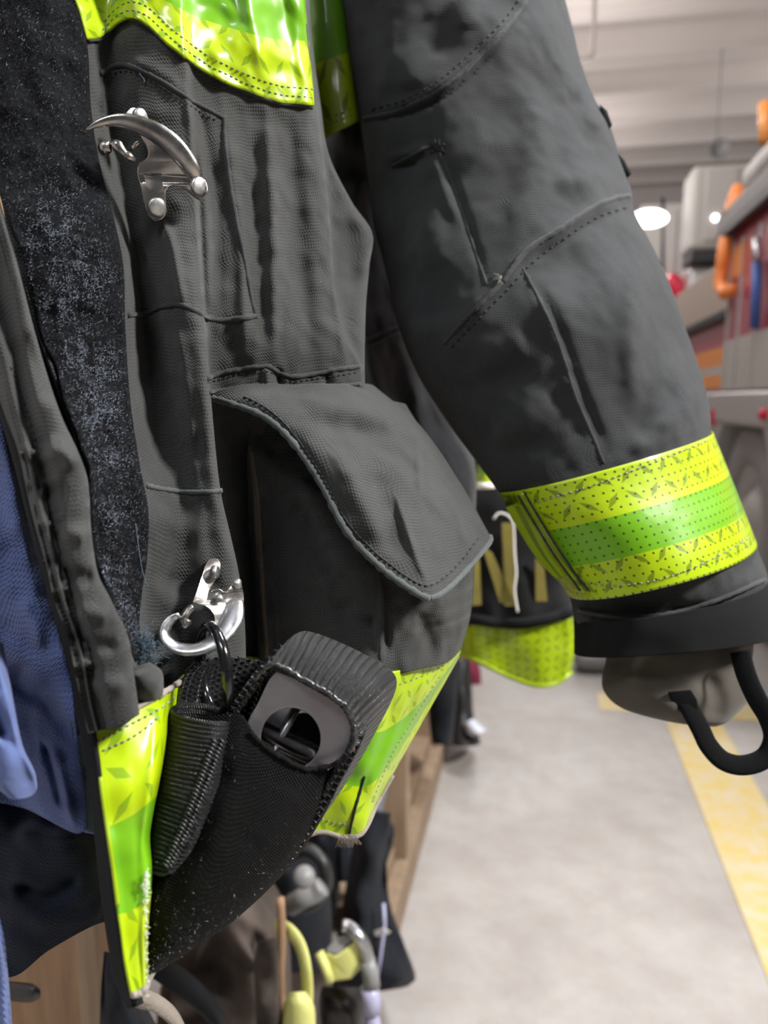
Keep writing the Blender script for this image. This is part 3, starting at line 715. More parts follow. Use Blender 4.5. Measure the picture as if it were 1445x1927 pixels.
# ---------------------------------------------------------------- sleeve
SL = [(560,-420,960,-430,.56,.07,0),(585,-250,1010,-260,.56,.075,4),(606,-110,1040,-110,.56,.075,6),(622,-40,1056,-30,.56,.08,8),(645,60,1079,58,.56,.085,10),(655,115,1091,110,.56,.088,12),(668,180,1116,180,.56,.09,15),(682,260,1146,234,.558,.09,15),(694,340,1168,298,.555,.09,14),(702,420,1188,358,.55,.09,12),
      (718,480,1194,400,.544,.09,12),(730,530,1224,456,.54,.09,12),(748,610,1256,524,.53,.09,12),(786,705,1290,618,.525,.085,12),(846,800,1322,712,.518,.08,12),(896,868,1337,780,.512,.075,12),(938,926,1339,818,.506,.07,12),
      (1006,1020,1380,922,.50,.066,24),(1068,1113,1421,1028,.498,.064,34),(1080,1170,1445,1085,.499,.056,32),(1081,1222,1470,1184,.499,.050,18)]
slf = [
 ([(690,215),(760,195),(830,160),(900,100),(960,40),(990,0)], 7, .004), ([(690,232),(770,212),(845,175),(915,115),(975,50)], 9, -.004),
 ([(835,645),(900,575),(945,530),(985,480),(1050,436),(1120,392),(1187,370)], 8, .006), ([(985,500),(1055,455),(1125,412),(1190,392)], 9, -.004),
 ([(820,275),(846,330),(872,400),(915,530)], 8, -.005), ([(812,290),(836,360),(858,420)], 10, .004),
 ([(985,515),(1040,620),(1080,740),(1135,870)], 6, .003), ([(998,515),(1054,620),(1096,740),(1150,870)], 9, -.004),
 ([(720,300),(780,285),(818,272)], 9, .005), ([(730,320),(790,305)], 10, -.005),
 ([(1012,150),(1010,260),(990,370),(950,470)], 24, .007), ([(955,180),(945,300),(915,420)], 36, -.006),
 ([(1085,140),(1112,200),(1140,250)], 12, .008), ([(1070,170),(1090,230),(1120,280)], 18, -.010),
 ([(1040,352),(1110,330),(1184,345)], 24, .005),
 ([(1210,430),(1200,500),(1190,560),(1188,640),(1192,740),(1196,790)], 16, .007), ([(1235,520),(1228,620),(1235,720)], 20, -.007),
 ([(1240,480),(1256,560),(1270,640),(1290,700)], 16, -.010), ([(1325,715),(1290,760),(1230,820),(1180,862)], 16, .010), ([(1290,720),(1240,780),(1190,830)], 18, -.010),
 ([(880,690),(940,660),(1000,640)], 22, .008), ([(860,740),(930,720),(1020,690)], 26, -.008), ([(930,830),(990,790),(1040,740)], 22, .007),
 ([(720,440),(780,430),(850,420)], 30, .006), ([(740,500),(800,540),(830,620)], 26, -.008), ([(700,60),(760,120),(770,180)], 30, .006), ([(820,20),(830,120)], 24, -.006), ([(870,-20),(880,60)], 20, .006),
 ([(1250,1130),(1330,1120),(1430,1080)], 14, .002), ([(1250,1150),(1340,1140),(1440,1100)], 10, -.004),
]
slf = [(p, w*(1.4 if abs(a) > .0055 else 1.0), a*((.75 if a > 0 else .42) if abs(a) > .0055 else .85)) for p, w, a in slf]
A = rings(SL, 230, 220, .9, slf, (15, .007), 51)
crumple(A, 60, .0014, 52, 2)
sl = Cloth(A, True)
sleeve = mk('sleeve', (sl.V, sl.F), M['sleeve'], coat, uv=sl.uv, solid=.003)
def sseam(pts, r=.0014, mat='seam', off=0.0): return mk('seam', seam_geo(sl, pts, r, off, 5, .3), M[mat], coat)
sseam([(686,222),(730,214),(760,203),(800,184),(830,166),(870,136),(900,106),(935,72),(962,42),(992,0),(1004,-30)], .0013)
mk('stitching', stitch_geo(sl, [(700,206),(760,188),(828,150),(895,92),(950,36),(980,-6)], 9, 5, .0006, .0004), M['thread'], coat)
sseam([(838,644),(870,606),(900,576),(945,532)], .0012)
sseam([(945,532),(985,478),(1010,458),(1050,434),(1120,388),(1160,372),(1186,367)], .0016)
mk('stitching', stitch_geo(sl, [(850,652),(908,592),(955,545),(996,500),(1058,452),(1126,408),(1186,388)], 9, 5, .0006, .0004), M['thread'], coat)
sseam([(818,268),(846,330),(860,372),(872,405),(890,462),(916,536)], .0011)
sseam([(984,506),(1012,560),(1040,620),(1062,680),(1080,740),(1108,806),(1136,872)], .0011)
sseam([(738,312),(775,292),(800,280),(826,272)], .0011)
g = []
for i in range(24):
    p = np.array([[820, 275]])+RNG.normal(0, 6, (5, 2)).cumsum(0)*.6
    g.append(tube(W(sl.drape(p, .001+.001*RNG.random())), .0004, 5))
mk('bar_tack', join(g), M['thread'], coat)
g = []
for i in range(10):
    p = np.array([[935, 520]])+RNG.normal(0, 5, (5, 2)).cumsum(0)*.6
    g.append(tube(W(sl.drape(p, .001+.001*RNG.random())), .0003, 5))
mk('bar_tack', join(g), M['thread_grey'], coat)
# torn black flap edges on the outer arm
mk('shoulder_patch', plate([(1128,196,.54),(1142,208,.54),(1152,236,.54),(1144,246,.54),(1134,228,.54)], 0, .012), M['lining'], coat)
mk('shoulder_patch', plate([(1164,290,.54),(1175,302,.54),(1188,328,.54),(1180,335,.54),(1168,318,.54)], 0, .012), M['lining'], coat)

# ---- sleeve band with perforated tape
def ringband(R, ns, nt, name, mat, grow=0.0, solid=.001, fold=None, noise=None, th0=0.0):
    A = rings(R, ns, nt, .9, fold, noise, 61)
    V = W(A).reshape(-1, 3); F = grid_faces(nt, ns, True)
    q = V[list(F[(nt//4)*(ns-1)+ns//2])]
    if np.cross(q[1]-q[0], q[2]-q[0]) @ (CAM-q[0]) < 0: F = [f[::-1] for f in F]
    G = V.reshape(nt, ns, 3); u = np.concatenate([[0], np.cumsum(np.linalg.norm(np.diff(G[:, ns//2], axis=0), axis=1))])
    uv = np.stack([u[:, None].repeat(ns, 1), np.linspace(0, 1, ns)[None].repeat(nt, 0)], -1).reshape(-1, 2)
    o = mk(name, (V, F), mat, coat, uv=uv, solid=solid); c = Cloth(A, True); return c, o
band, _ = ringband([(936,926,1342,814,.503,.076,14),(1004,1020,1384,920,.497,.073,26),(1067,1114,1425,1027,.495,.072,36)], 50, 260, 'sleeve_band', M['trim_perf'], noise=(14, .006))
mk('stitching', stitch_geo(band, [(1010,945),(1100,918),(1200,882),(1290,846),(1336,826)], 9, 3, .0005, .0003), M['thread_grey'], coat)
mk('stitching', stitch_geo(band, [(1094,1096),(1160,1102),(1250,1088),(1340,1052),(1414,1010)], 9, 3, .0005, .0003), M['thread_grey'], coat)
en = Cloth(band.drape(
    np.stack([cr([(940,930),(966,980),(1010,1050),(1068,1112)], 40), cr([(962,926),(990,975),(1036,1048),(1086,1114)], 40), cr([(988,924),(1016,975),(1056,1045),(1100,1115)], 40)]), .002))
en.make('band_end', M['trim_shade_dull'], coat, solid=.0012)  # darker tape tint paints the shaded end of the band
for d in (0, 15): mk('stitching', seam_geo(band, [(970+d,924),(1000+d,975),(1040+d,1040),(1092+d,1112)], .0007, .0026), M['thread'], coat)
# ---- cuff binding and knit wristlet
ringband([(1079,1158,1452,1092,.496,.066,30),(1080,1190,1466,1140,.496,.067,24),(1080,1228,1478,1192,.496,.066,20)], 30, 120, 'cuff_binding', M['lining'], noise=(20, .004), solid=.002)
mk('seam', seam_geo(sl, [(1090,1150),(1160,1160),(1240,1158),(1330,1136),(1400,1108),(1440,1090)], .0013, .002), M['seam'], coat)
mk('stitching', stitch_geo(sl, [(1360,1168),(1400,1166),(1450,1158)], 30, 2, .0006, .008), M['thread_white'], coat)
wr = rings([(1128,1196,1420,1190,.495,.045,10),(1140,1236,1416,1240,.495,.046,6),(1133,1270,1412,1270,.495,.046,6),(1136,1300,1412,1310,.495,.044,14),(1160,1322,1396,1332,.495,.040,22),(1210,1334,1372,1352,.496,.034,20),(1262,1346,1352,1364,.498,.022,8)], 60, 90, .9,
           [([(1320,1260),(1350,1320),(1340,1360)], 20, -.005), ([(1160,1280),(1240,1320),(1300,1340)], 24, .006)], (22, .008), 71)
mk('wristlet', capped(wr), M['knit'], coat, label='brown-grey knit wristlet hanging from the cuff')
def strap(pts, hw, thick, mat, name, parent, n=60, wv=None, label=None):
    C = W(cr(np.array(pts, float), n)); T = np.gradient(C, axis=0); wvv = np.cross(T, C-CAM) if wv is None else np.broadcast_to(wv, C.shape)
    wvv = wvv/np.linalg.norm(wvv, axis=1)[:, None]*hw
    return mk(name, ribbon(C, wvv, thick), mat, parent, bevel=thick*.3, smooth=False, label=label)
mk('thumb_loop', tube(W(cr([(1392,1226,.448),(1404,1270,.444),(1424,1315,.44),(1446,1352,.438),(1456,1390,.437),(1440,1425,.437),(1400,1440,.437),(1362,1432,.438),(1334,1404,.44),(1318,1372,.442),(1302,1342,.444),(1284,1310,.448),(1268,1300,.456)], 90)), [.0058]*90, 10, flat=.3, up=P(1400,1300,.4)-P(1400,1300,.5)), M['strapk'], coat, label='black elastic thumb loop')
mk('thumb_loop_tab', plate([(1256,1302,.445),(1300,1298,.443),(1312,1318,.443),(1316,1352,.443),(1296,1352,.444),(1266,1328,.445)], 0, .003), M['strapk'], coat, bevel=.0008)

# ---------------------------------------------------------------- hook clasps
def clasp(rows):
    horn, plates, rivs, gates, pin = rows
    h = mk('hook_clasp', tube(W(cr(np.array([r[:3] for r in horn], float), 40)), np.interp(np.linspace(0, 1, 40), np.linspace(0, 1, len(horn)), [r[3]*r[2]/FPX*1.12 for r in horn]), 16, flat=.55, up=P(0, 0, .3)-P(0, 0, .4)), M['bright' if pin else 'chrome'], coat, label='polished steel hook clasp')
    for pl, th in plates: mk('clasp_plate', plate(pl, 0, th, 60), M['chrome'], h, bevel=.0011)
    for x, y, z, r, ax in rivs:
        c = P(x, y, z); R = r*z/FPX; d = np.array(ax, float)
        mk('rivet', lathe([(R*1.0, -.0012), (R, .0002), (R*.96, .0007), (R*.8, .0011), (R*.4, .0014), (0, .0015)], c, d), M['rivet'], h)
    for pts in gates:
        n = 24; p = np.array(pts, float)
        mk('gate', tube(W(cr(p[:, :3], n)), np.interp(np.linspace(0, 1, n), np.linspace(0, 1, len(p)), p[:, 3]*p[:, 2]/FPX), 12), M['chrome'], h)
    return h
tow = (CAM-P(290, 320, .33)); tow /= np.linalg.norm(tow)
up_ = np.array([0, 0, 1.0]); rt = np.cross(-tow, up_); rt /= np.linalg.norm(rt)
face_r = tow*.8+rt*.55+up_*.05
clasp((
 [(161,246,.316,1.2),(180,235,.316,6.0),(204,228,.317,9.5),(232,227,.318,12.5),(262,235,.320,15.0),(292,249,.322,17.0),(322,271,.325,18.0),(346,297,.328,17.5),(362,322,.331,15.5),(368,340,.334,11)],
 [([(252,236,.324),(290,250,.324),(325,284,.326),(352,310,.329),(368,332,.333),(384,336,.335),(391,352,.335),(388,370,.335),(376,378,.336),(362,368,.336),(348,356,.334),(333,349,.331),(320,350,.330),(313,358,.331),(312,380,.333),(314,398,.335),(306,412,.336),(292,417,.336),(278,408,.336),(270,385,.334),(264,352,.331),(257,322,.329),(262,306,.328),(274,300,.327),(279,288,.326),(272,272,.326)], .0030),
  ([(238,212,.334),(248,203,.334),(262,206,.334),(276,218,.334),(283,234,.334),(280,248,.334),(258,250,.334),(242,238,.334)], .003),
  ([(270,330,.3285),(292,334,.327),(306,345,.328),(300,362,.330),(280,356,.330)], .002)],
 [(264,219,.3325,14.5,face_r),(296,390,.3335,17.5,tow*.9+rt*.25-up_*.1),(374,350,.3335,16.5,face_r)],
 [[(186,279,.322,5),(192,279,.322,12),(202,279,.322,14),(208,281,.322,13),(209,281,.322,5)], [(211,276,.322,8),(219,274,.322,12),(227,282,.322,10),(236,291,.323,8),(246,297,.324,9),(252,300,.326,5)],
  [(246,284,.326,3),(252,276,.325,5),(258,270,.324,5),(262,268,.324,3)]], False))
clasp((
 [(338,1158,.303,6),(327,1162,.303,9.5),(316,1172,.302,11.5),(309,1188,.301,12),(313,1205,.300,12.5),(328,1217,.300,13.5),(350,1223,.300,14.5),(378,1220,.301,16),(402,1209,.303,18),(420,1192,.306,20),(433,1172,.309,22),(440,1150,.312,20),(443,1132,.315,14)],
 [([(390,1128,.311),(398,1112,.312),(412,1108,.313),(424,1114,.314),(438,1098,.317),(450,1088,.320),(455,1100,.320),(459,1125,.320),(456,1150,.318),(444,1180,.314),(426,1204,.309),(412,1213,.306),(401,1198,.306),(402,1180,.307),(404,1166,.308),(400,1152,.308),(386,1140,.308),(366,1136,.308),(364,1130,.308),(378,1126,.310)], .0035),
  ([(363,1132,.308),(372,1108,.311),(381,1080,.315),(388,1060,.318),(396,1051,.320),(408,1052,.320),(415,1062,.320),(412,1080,.319),(402,1096,.317),(393,1112,.314),(388,1130,.310),(378,1138,.308)], .0035)],
 [(405,1077,.3155,13,tow*.45+rt*.9+up_*.1),(447,1099,.318,10,tow*.4+rt*.9),(413,1126,.3115,7,tow)],
 [[(341,1172,.306,4),(344,1166,.306,9),(348,1158,.306,8),(354,1149,.307,8),(362,1142,.308,7)], [(346,1180,.304,6),(350,1174,.304,9),(354,1166,.304,7)]], True))
# ================================================================ webbing holster, ring and tool on the lower clasp
hol = thing('webbing_holster', 'black nylon webbing tool holster hanging from the lower clasp', 'holster', P(300, 1840, .29))
def webcloth(A, name, parent=hol, solid=.0018, wrap=False, label=None):
    c = Cloth(A, wrap); c.make(name, M['web'], parent, solid=solid, label=label); return c
body = [
 [(318,1345,.300),(304,1440,.295),(292,1540,.290),(284,1640,.286),(276,1740,.282),(262,1838,.279)],
 [(380,1350,.291),(360,1450,.286),(336,1560,.282),(312,1660,.279),(290,1750,.277),(264,1842,.276)],
 [(448,1345,.287),(426,1450,.281),(392,1570,.277),(350,1680,.275),(310,1765,.274),(267,1844,.275)],
 [(486,1392,.284),(456,1490,.279),(415,1600,.275),(366,1700,.274),(320,1775,.274),(270,1843,.275)],
 [(530,1426,.284),(495,1515,.279),(445,1620,.276),(385,1715,.275),(330,1780,.275),(274,1840,.276)],
 [(580,1446,.288),(540,1530,.284),(480,1635,.281),(410,1724,.279),(345,1780,.278),(280,1836,.279)],
 [(630,1440,.296),(590,1525,.293),(520,1635,.290),(435,1726,.287),(360,1782,.285),(288,1832,.284)],
 [(662,1420,.312),(618,1515,.310),(548,1625,.306),(455,1720,.302),(372,1780,.298),(296,1830,.294)],
 [(664,1418,.33),(620,1515,.33),(550,1625,.325),(456,1718,.32),(372,1779,.315),(296,1829,.31)],
]
A = loft(body, 130, 150); folds(A, [([(440,1420),(380,1560),(310,1700)], 20, -.002), ([(560,1480),(480,1600)], 30, .002)]); crumple(A, 40, .002, 81, 2)
bod = Cloth(A); bod.make('pouch_body', M['webmatte'], hol, solid=.0018, label='matte black pouch with fuzzy edges')
mk('mouth_edge', seam_geo(Cloth(A), [(470,1376),(500,1406),(540,1432),(580,1447),(625,1440),(652,1424)], .0009, .0004, 3, 1.0), M['webmatte'], hol)
bc = Cloth(A)
def pouch_fuzz(x, y):
    d1 = dist_poly(np.array([[x, y]]), [(660,1430),(600,1530),(500,1640),(400,1725),(275,1838)])[0][0]
    d2 = dist_poly(np.array([[x, y]]), [(450,1350),(400,1480),(350,1600),(290,1700),(268,1830)])[0][0]
    return .06+max(math.exp(-(d1/28)**2), .8*math.exp(-(d2/26)**2))
fuzz(1000, pouch_fuzz, M['web'], 'pouch_fuzz', .0013, parent=hol, surf=bc, thick=.00006, lift=.0007)
# bottom-left rolled edge with stitches (second webbing layer)
roll = rings([(320,1334,440,1352,.292,.012,14),(304,1420,424,1440,.287,.011,6),(292,1500,396,1530,.284,.010,5),(282,1570,362,1600,.281,.009,5),(274,1632,326,1644,.279,.007,3)], 150, 80, 1.0)
n_ = np.arange(150); roll[..., 2] -= .0005*np.sin(n_*150/150*1.35)[None]
crumple(roll, 70, .0009, 82, 2)
rc = Cloth(roll, True); mk('ring_loop', (rc.V, rc.F), M['web'], hol, uv=rc.uv, solid=.0016, label='ribbed webbing loop that holds the ring')
g = []
for d in (0, 14):
    for (x, y) in cr([(404+d,1394),(384+d,1450),(362+d*.9,1510),(338+d*.8,1570),(312+d*.6,1628)], 34):
        z = rc.depth(x, y) or .28
        g.append(tube(W([(x-5, y-4, z-.0008), (x, y, z-.0014), (x+5, y+5, z-.0008)]), .00045, 5))
mk('stitching', join(g), M['webthread'], hol)
back = [[(338,1330,.302),(344,1296,.303),(356,1268,.305),(376,1250,.307)], [(400,1340,.312),(404,1300,.314),(412,1262,.316),(424,1238,.318)], [(440,1350,.316),(452,1310,.318),(466,1270,.320),(476,1240,.322)], [(470,1350,.318),(484,1310,.320),(494,1280,.322),(500,1246,.324)]]
A = loft(back, 50, 60); A[..., 2] -= .0007*np.sin(np.arange(60)*1.1)[None]*np.sin(np.arange(50)*.9)[:, None]
webcloth(A, 'back_layer', label='coarse webbing layer behind the ring')
A = loft([[(452,1300,.322),(448,1360,.320),(440,1420,.318),(420,1520,.31)], [(540,1230,.328),(530,1320,.326),(515,1420,.322),(480,1540,.315)], [(640,1240,.332),(630,1330,.330),(610,1420,.326),(560,1540,.32)], [(722,1280,.332),(690,1350,.330),(655,1440,.328),(600,1540,.32)]], 40, 40)
Cloth(A).make('inner_back', M['webmatte'], hol, solid=.0018)
# strap over the tool
fr_ = [(428,1352,.292),(446,1330,.290),(470,1296,.288),(494,1264,.286),(512,1250,.285),(534,1256,.284),(570,1278,.283),(610,1300,.283),(642,1322,.284),(660,1346,.285),(668,1376,.287),(664,1404,.289),(640,1450,.292),(600,1520,.296),(550,1600,.300),(500,1660,.304),(476,1690,.306)]
bk_ = [(448,1326,.318),(474,1290,.318),(506,1246,.318),(540,1206,.318),(562,1190,.318),(580,1188,.318),(618,1200,.318),(664,1220,.319),(706,1242,.320),(732,1258,.321),(746,1278,.322),(742,1306,.323),(716,1360,.326),(672,1440,.328),(620,1520,.330),(552,1610,.332),(500,1668,.334)]
n = 480
f, b = cr(fr_, n), cr(bk_, n)
A = f[:, None]+(b-f)[:, None]*np.linspace(0, 1, 110)[None, :, None]
s_ = np.linspace(0, 1, 110)
A[..., 2] -= (.003*np.sin(math.pi*s_))[None]
A[..., 1] -= (5*np.sin(math.pi*s_))[None]*np.clip(np.sin(np.linspace(0, math.pi, n)*1.0), 0, 1)[:, None]
L = np.concatenate([[0], np.cumsum(np.linalg.norm(np.diff(f[:, :2], axis=0), axis=1))])
ph = L*2*math.pi/13.5
nrm = np.abs(np.sin((ph[:, None]+.5*np.sin(s_*9)[None])/2))*(.86+.14*np.sin(s_*170)[None])*2-1
A[..., 2] -= .0010*nrm
st = Cloth(A); st.make('top_strap', M['webshine'], hol, solid=.0022, label='ribbed strap looped over the tool head')
mk('strap_edge', tube(W(np.array([(x+RNG.normal(0, 1.2), y+RNG.normal(0, 1.2), z-.0004) for x, y, z in f[60:260:2]])), .0009, 8), M['webshine'], hol)
mk('care_tag', plate([(466,1664,.300),(484,1630,.299),(494,1624,.299),(496,1632,.2995),(474,1668,.3005)], -.004, .001), M['lilac'], hol, bevel=.0003)
# ring through the clasp
rg = []
for a in np.linspace(0, 2*math.pi, 64, endpoint=False):
    rg.append((403+24*math.cos(a)+10*math.sin(a), 1262+84*math.sin(a), .300-.013*math.cos(a)))
rg = np.array(rg+rg[:1]); T = W(rg)
g = tube(T, 10.5*.3/FPX, 14, caps=False)
mk('ring', g, M['ring'], hol, label='glossy black ring hooked through the clasp')

# ---- the tool
tool = thing('rescue_tool', 'grey steel tool head with a round hole, tucked in the black holster', 'tool', P(548, 1440, .30))
def holed(outer, c, r, z0, zx, zy, back, n=72):
    O = cr(np.array(outer+outer[:1], float), n*2+1)[:-1]; cx, cy = c
    ang = np.arctan2(O[:, 1]-cy, O[:, 0]-cx)
    O = O[np.argsort(ang)]; ang = np.sort(ang)
    I = np.stack([cx+r*np.cos(ang), cy+r*1.03*np.sin(ang)], 1); m = len(O)
    z = lambda q: z0+zx*(q[:, 0]-cx)+zy*(q[:, 1]-cy)
    V = np.concatenate([W(np.c_[O, z(O)]), W(np.c_[I, z(I)]), W(np.c_[O, z(O)+back]), W(np.c_[I, z(I)+back])])
    F = []
    for i in range(m):
        j = (i+1) % m
        F += [(i, m+i, m+j, j), (2*m+i, 2*m+j, 3*m+j, 3*m+i), (i, j, 2*m+j, 2*m+i), (m+i, 3*m+i, 3*m+j, m+j)]
    return V, F
mk('side_plate', holed([(520,1262),(560,1278),(610,1306),(662,1336),(668,1350),(669,1384),(640,1430),(600,1460),(540,1470),(466,1400),(462,1370),(486,1322),(506,1280)], (547, 1390), 56, .2905, .00002, .00002, .0028), M['steel'], tool, bevel=.0006, smooth=False)
mk('side_plate', holed([(530,1262),(570,1276),(620,1300),(668,1336),(672,1384),(640,1430),(600,1466),(540,1470),(476,1400),(470,1370),(496,1322),(516,1280)], (572, 1384), 40, .301, .00002, .00002, .0028), M['bright'], tool, bevel=.0006, smooth=False)  # brighter metal lightens this plate against the shade inside the hole
mk('shaft', tube(W(cr([(470,1360,.300),(520,1388,.300),(570,1412,.300),(630,1440,.301)], 12)), .0042, 16), M['steel_in'], tool)
mk('pivot_pin', tube(W([(500,1440,.297),(560,1330,.299)]), .0016, 14), M['bright'], tool)
# ================================================================ the room
def struct(name, geo, mat, **k): return tag(mk(name, geo, mat, smooth=False, **k), None, None, kind='structure')
struct('floor', box(-1.6, 6.5, -2.5, 15, -.1, 0), M['concrete'])
struct('ceiling', box(-1.6, 6.5, -2.5, 15, 5.0, 5.12), M['ceil'])
struct('wall_far', box(-1.6, 6.5, 14.6, 14.8, 0, 5.0), M['wall'])
struct('wall_left', box(-1.15, -1.02, -2.5, 14.6, 0, 5.0), M['wallr'])
struct('wall_right', box(6.3, 6.5, -2.5, 14.6, 0, 5.0), M['wallr'])
for i in range(11):
    y = 4.1+1.02*i
    V, F = [], []
    pr = [(-.30, 5.0), (-.13, 4.86), (-.10, 4.80), (.10, 4.80), (.13, 4.86), (.30, 5.0)]
    for x in (-1.0, 6.3): V += [(x, y+a, z) for a, z in pr]
    F = [(j, (j+1) % 6, 6+(j+1) % 6, 6+j) for j in range(6)]+[tuple(range(6))[::-1], tuple(range(6, 12))]
    struct('trim_%d' % (i+1), (np.array(V), F), M['ceil'])
l0, l1 = onZ(1257, 1360, 0), onZ(1445, 1860, 0)
xl = (l0[0]+l1[0])/2; yj = onZ(1200, 1330, 0)[1]
struct('floor_line', join([box(xl, xl+.20, -2, yj+.12, .001, .003), box(onZ(1124, 1310, 0)[0], xl+1.0, yj-.06, yj+.12, .001, .0032)]), M['line'])

# ---------------------------------------------------------------- wooden lockers along the left
lk = thing('locker_bench', 'row of open plywood gear lockers along the left wall', 'locker', (-.6, 2.4, 0))
XF = onZ(815, 1500, 0)[0]
Y1 = onZ(772, 1690, 0)[1]
for y in (Y1, Y1+.62, Y1+1.24, Y1+1.86, Y1+2.5):
    z = 2.2 if y > 1 else .98
    mk('divider', box(-1.0, XF, y, y+.035, 0, z), M['wood2' if y < 1 else 'wood'], lk, bevel=.003, smooth=False)
mk('divider', box(-1.0, onY(190, 1850, .56)[0], .56, .595, 0, .98), M['wood2'], lk, bevel=.003, smooth=False)
mk('lit_edge_strip', box(onY(150, 1850, .555)[0], onY(190, 1850, .555)[0], .552, .56, 0, .98), M['wood'], lk, bevel=.002, smooth=False)  # paler strip added to paint the lit front edge of the divider
mk('bottom_rail', box(XF-.03, XF+.006, Y1-.2, Y1+2.5, 0, .10), M['wood'], lk, bevel=.003, smooth=False)
mk('shelf', box(-1.0, XF-.03, Y1-.2, Y1+2.5, .10, .13), M['wood'], lk, smooth=False)
mk('back_board', box(-1.01, -.985, .56, Y1+2.5, 0, 2.2), M['wood2'], lk, smooth=False)

def soft(name, label, cat, R, mat, noise=(12, .02), ns=50, nt=60, fold=None, seed=5, group=None, power=.9):
    o = mk(name, capped(rings(R, ns, nt, power, fold, noise, seed)), mat); return tag(o, label, cat, group)
def single(name, label, cat, geo, mat, **k): return tag(mk(name, geo, mat, **k), label, cat)

# ---------------------------------------------------------------- blue clothes hanging at the left
shirt = thing('work_shirt', 'blue work shirt hanging at the left beside the black coat', 'shirt', P(60, 1560, .30))
cols = [
 [(-160,520,.31),(-150,800,.31),(-150,1100,.31),(-150,1400,.31),(-130,1640,.31)],
 [(-90,520,.285),(-80,800,.285),(-70,1000,.285),(-60,1200,.286),(-50,1380,.288),(-40,1520,.29)],
 [(-40,560,.285),(-20,780,.285),(0,1000,.282),(10,1180,.284),(14,1300,.300),(20,1400,.304),(40,1520,.300)],
 [(-20,580,.288),(6,800,.286),(34,960,.282),(60,1100,.282),(78,1200,.284),(86,1290,.290),(96,1400,.290),(118,1500,.286),(140,1568,.286)],
 [(-10,600,.296),(16,820,.292),(48,980,.288),(84,1120,.287),(110,1200,.287),(132,1290,.286),(140,1380,.284),(156,1480,.283),(164,1560,.283)],
 [(-4,620,.30),(24,820,.297),(56,980,.293),(92,1120,.292),(118,1200,.292),(140,1290,.291),(148,1380,.289),(163,1480,.288),(168,1564,.288)],
 [(40,620,.35),(70,830,.345),(100,990,.34),(136,1125,.338),(160,1205,.336),(178,1290,.334),(186,1380,.332),(200,1480,.33),(205,1574,.33)],
]
A = loft(cols, 90, 150)
folds(A, [([(60,1280),(100,1340),(150,1400)], 16, -.005), ([(78,1385),(100,1450),(120,1530)], 9, -.007), ([(100,1400),(116,1470),(140,1560)], 10, .005), ([(20,1250),(70,1330)], 18, -.006), ([(40,1120),(80,1230)], 16, .003)])
crumple(A, 30, .005, 91, 3)
c = Cloth(A); c.make('front', M['blue'], shirt, solid=.002)
cf = rings([(-110,1180,6,1210,.262,.012,0),(-90,1290,22,1300,.258,.016,0),(-60,1380,42,1400,.257,.018,10),(-30,1450,66,1456,.257,.018,24),(10,1488,70,1478,.258,.012,22)], 60, 70, .9, [([(-10,1230),(20,1330),(40,1420)], 10, .006), ([(-20,1300),(10,1400)], 10, -.005)], (32, .010), 92)
mk('sleeve_cuff', capped(cf), M['blue'], shirt)
A = loft([[(-150,1380,.33),(-140,1500,.33),(-130,1680,.33),(-120,1840,.33)], [(-20,1480,.315),(0,1560,.31),(10,1690,.31),(24,1838,.312)], [(60,1500,.318),(80,1580,.31),(90,1700,.312),(90,1790,.316)], [(130,1520,.322),(150,1580,.316),(172,1670,.318),(176,1742,.322)], [(200,1520,.34),(215,1600,.34),(220,1660,.34),(225,1730,.345)]], 60, 80)
folds(A, [([(20,1560),(100,1580),(170,1570)], 20, .006), ([(20,1660),(90,1690),(150,1640)], 18, -.006)]); crumple(A, 25, .006, 93, 3)
c = Cloth(A); single('navy_trousers', 'dark navy cloth hanging under the blue shirt hem', 'trousers', (c.V, c.F), M['navy'], solid=.003, uv=c.uv)
A = loft([[(-60,1740,.26),(-50,1840,.26),(-40,1990,.26)], [(-20,1730,.245),(-4,1820,.245),(4,1990,.245)], [(0,1740,.25),(14,1840,.25),(24,1990,.25)], [(2,1742,.28),(16,1840,.28),(26,1990,.28)]], 30, 40)
c = Cloth(crumple(A, 30, .003, 94)); single('blue_trouser_leg', 'lighter blue cloth edge in the lower left corner', 'trousers', (c.V, c.F), M['blue'], solid=.003, uv=c.uv)
single('black_strap_end', 'flat black strap end lying against the pine divider board', 'strap', capped(rings([(10,1846,10,1882,.50,.003,0),(40,1848,36,1886,.495,.006,0),(64,1852,60,1886,.492,.006,0),(76,1862,76,1878,.492,.003,0)], 30, 20)), M['rubber'])

# ---------------------------------------------------------------- second coat further along
c2 = thing('turnout_coat', 'second black turnout coat behind the sleeve, with lettering and a dull yellow hem', 'coat', P(980, 1285, 1.0))
cols2 = [
 [(700,300,1.12),(760,700,1.10),(810,1000,1.08),(820,1180,1.07),(830,1216,1.07)],
 [(760,300,1.0),(820,700,1.0),(860,1000,1.0),(880,1165,1.0),(884,1182,1.0)],
 [(860,300,.98),(900,700,.98),(930,1000,.98),(950,1170,.98),(952,1186,.98)],
 [(960,300,.97),(985,700,.97),(1005,1000,.97),(1015,1165,.97),(1016,1180,.97)],
 [(1030,300,.98),(1050,700,.98),(1064,1000,.98),(1072,1150,.98),(1074,1166,.98)],
 [(1036,300,1.08),(1056,700,1.08),(1068,1000,1.08),(1075,1150,1.08),(1077,1166,1.08)],
]
A = crumple(loft(cols2, 60, 90), 12, .012, 101, 2); b2 = Cloth(A); b2.make('body', M['coat_far'], c2, solid=.004)
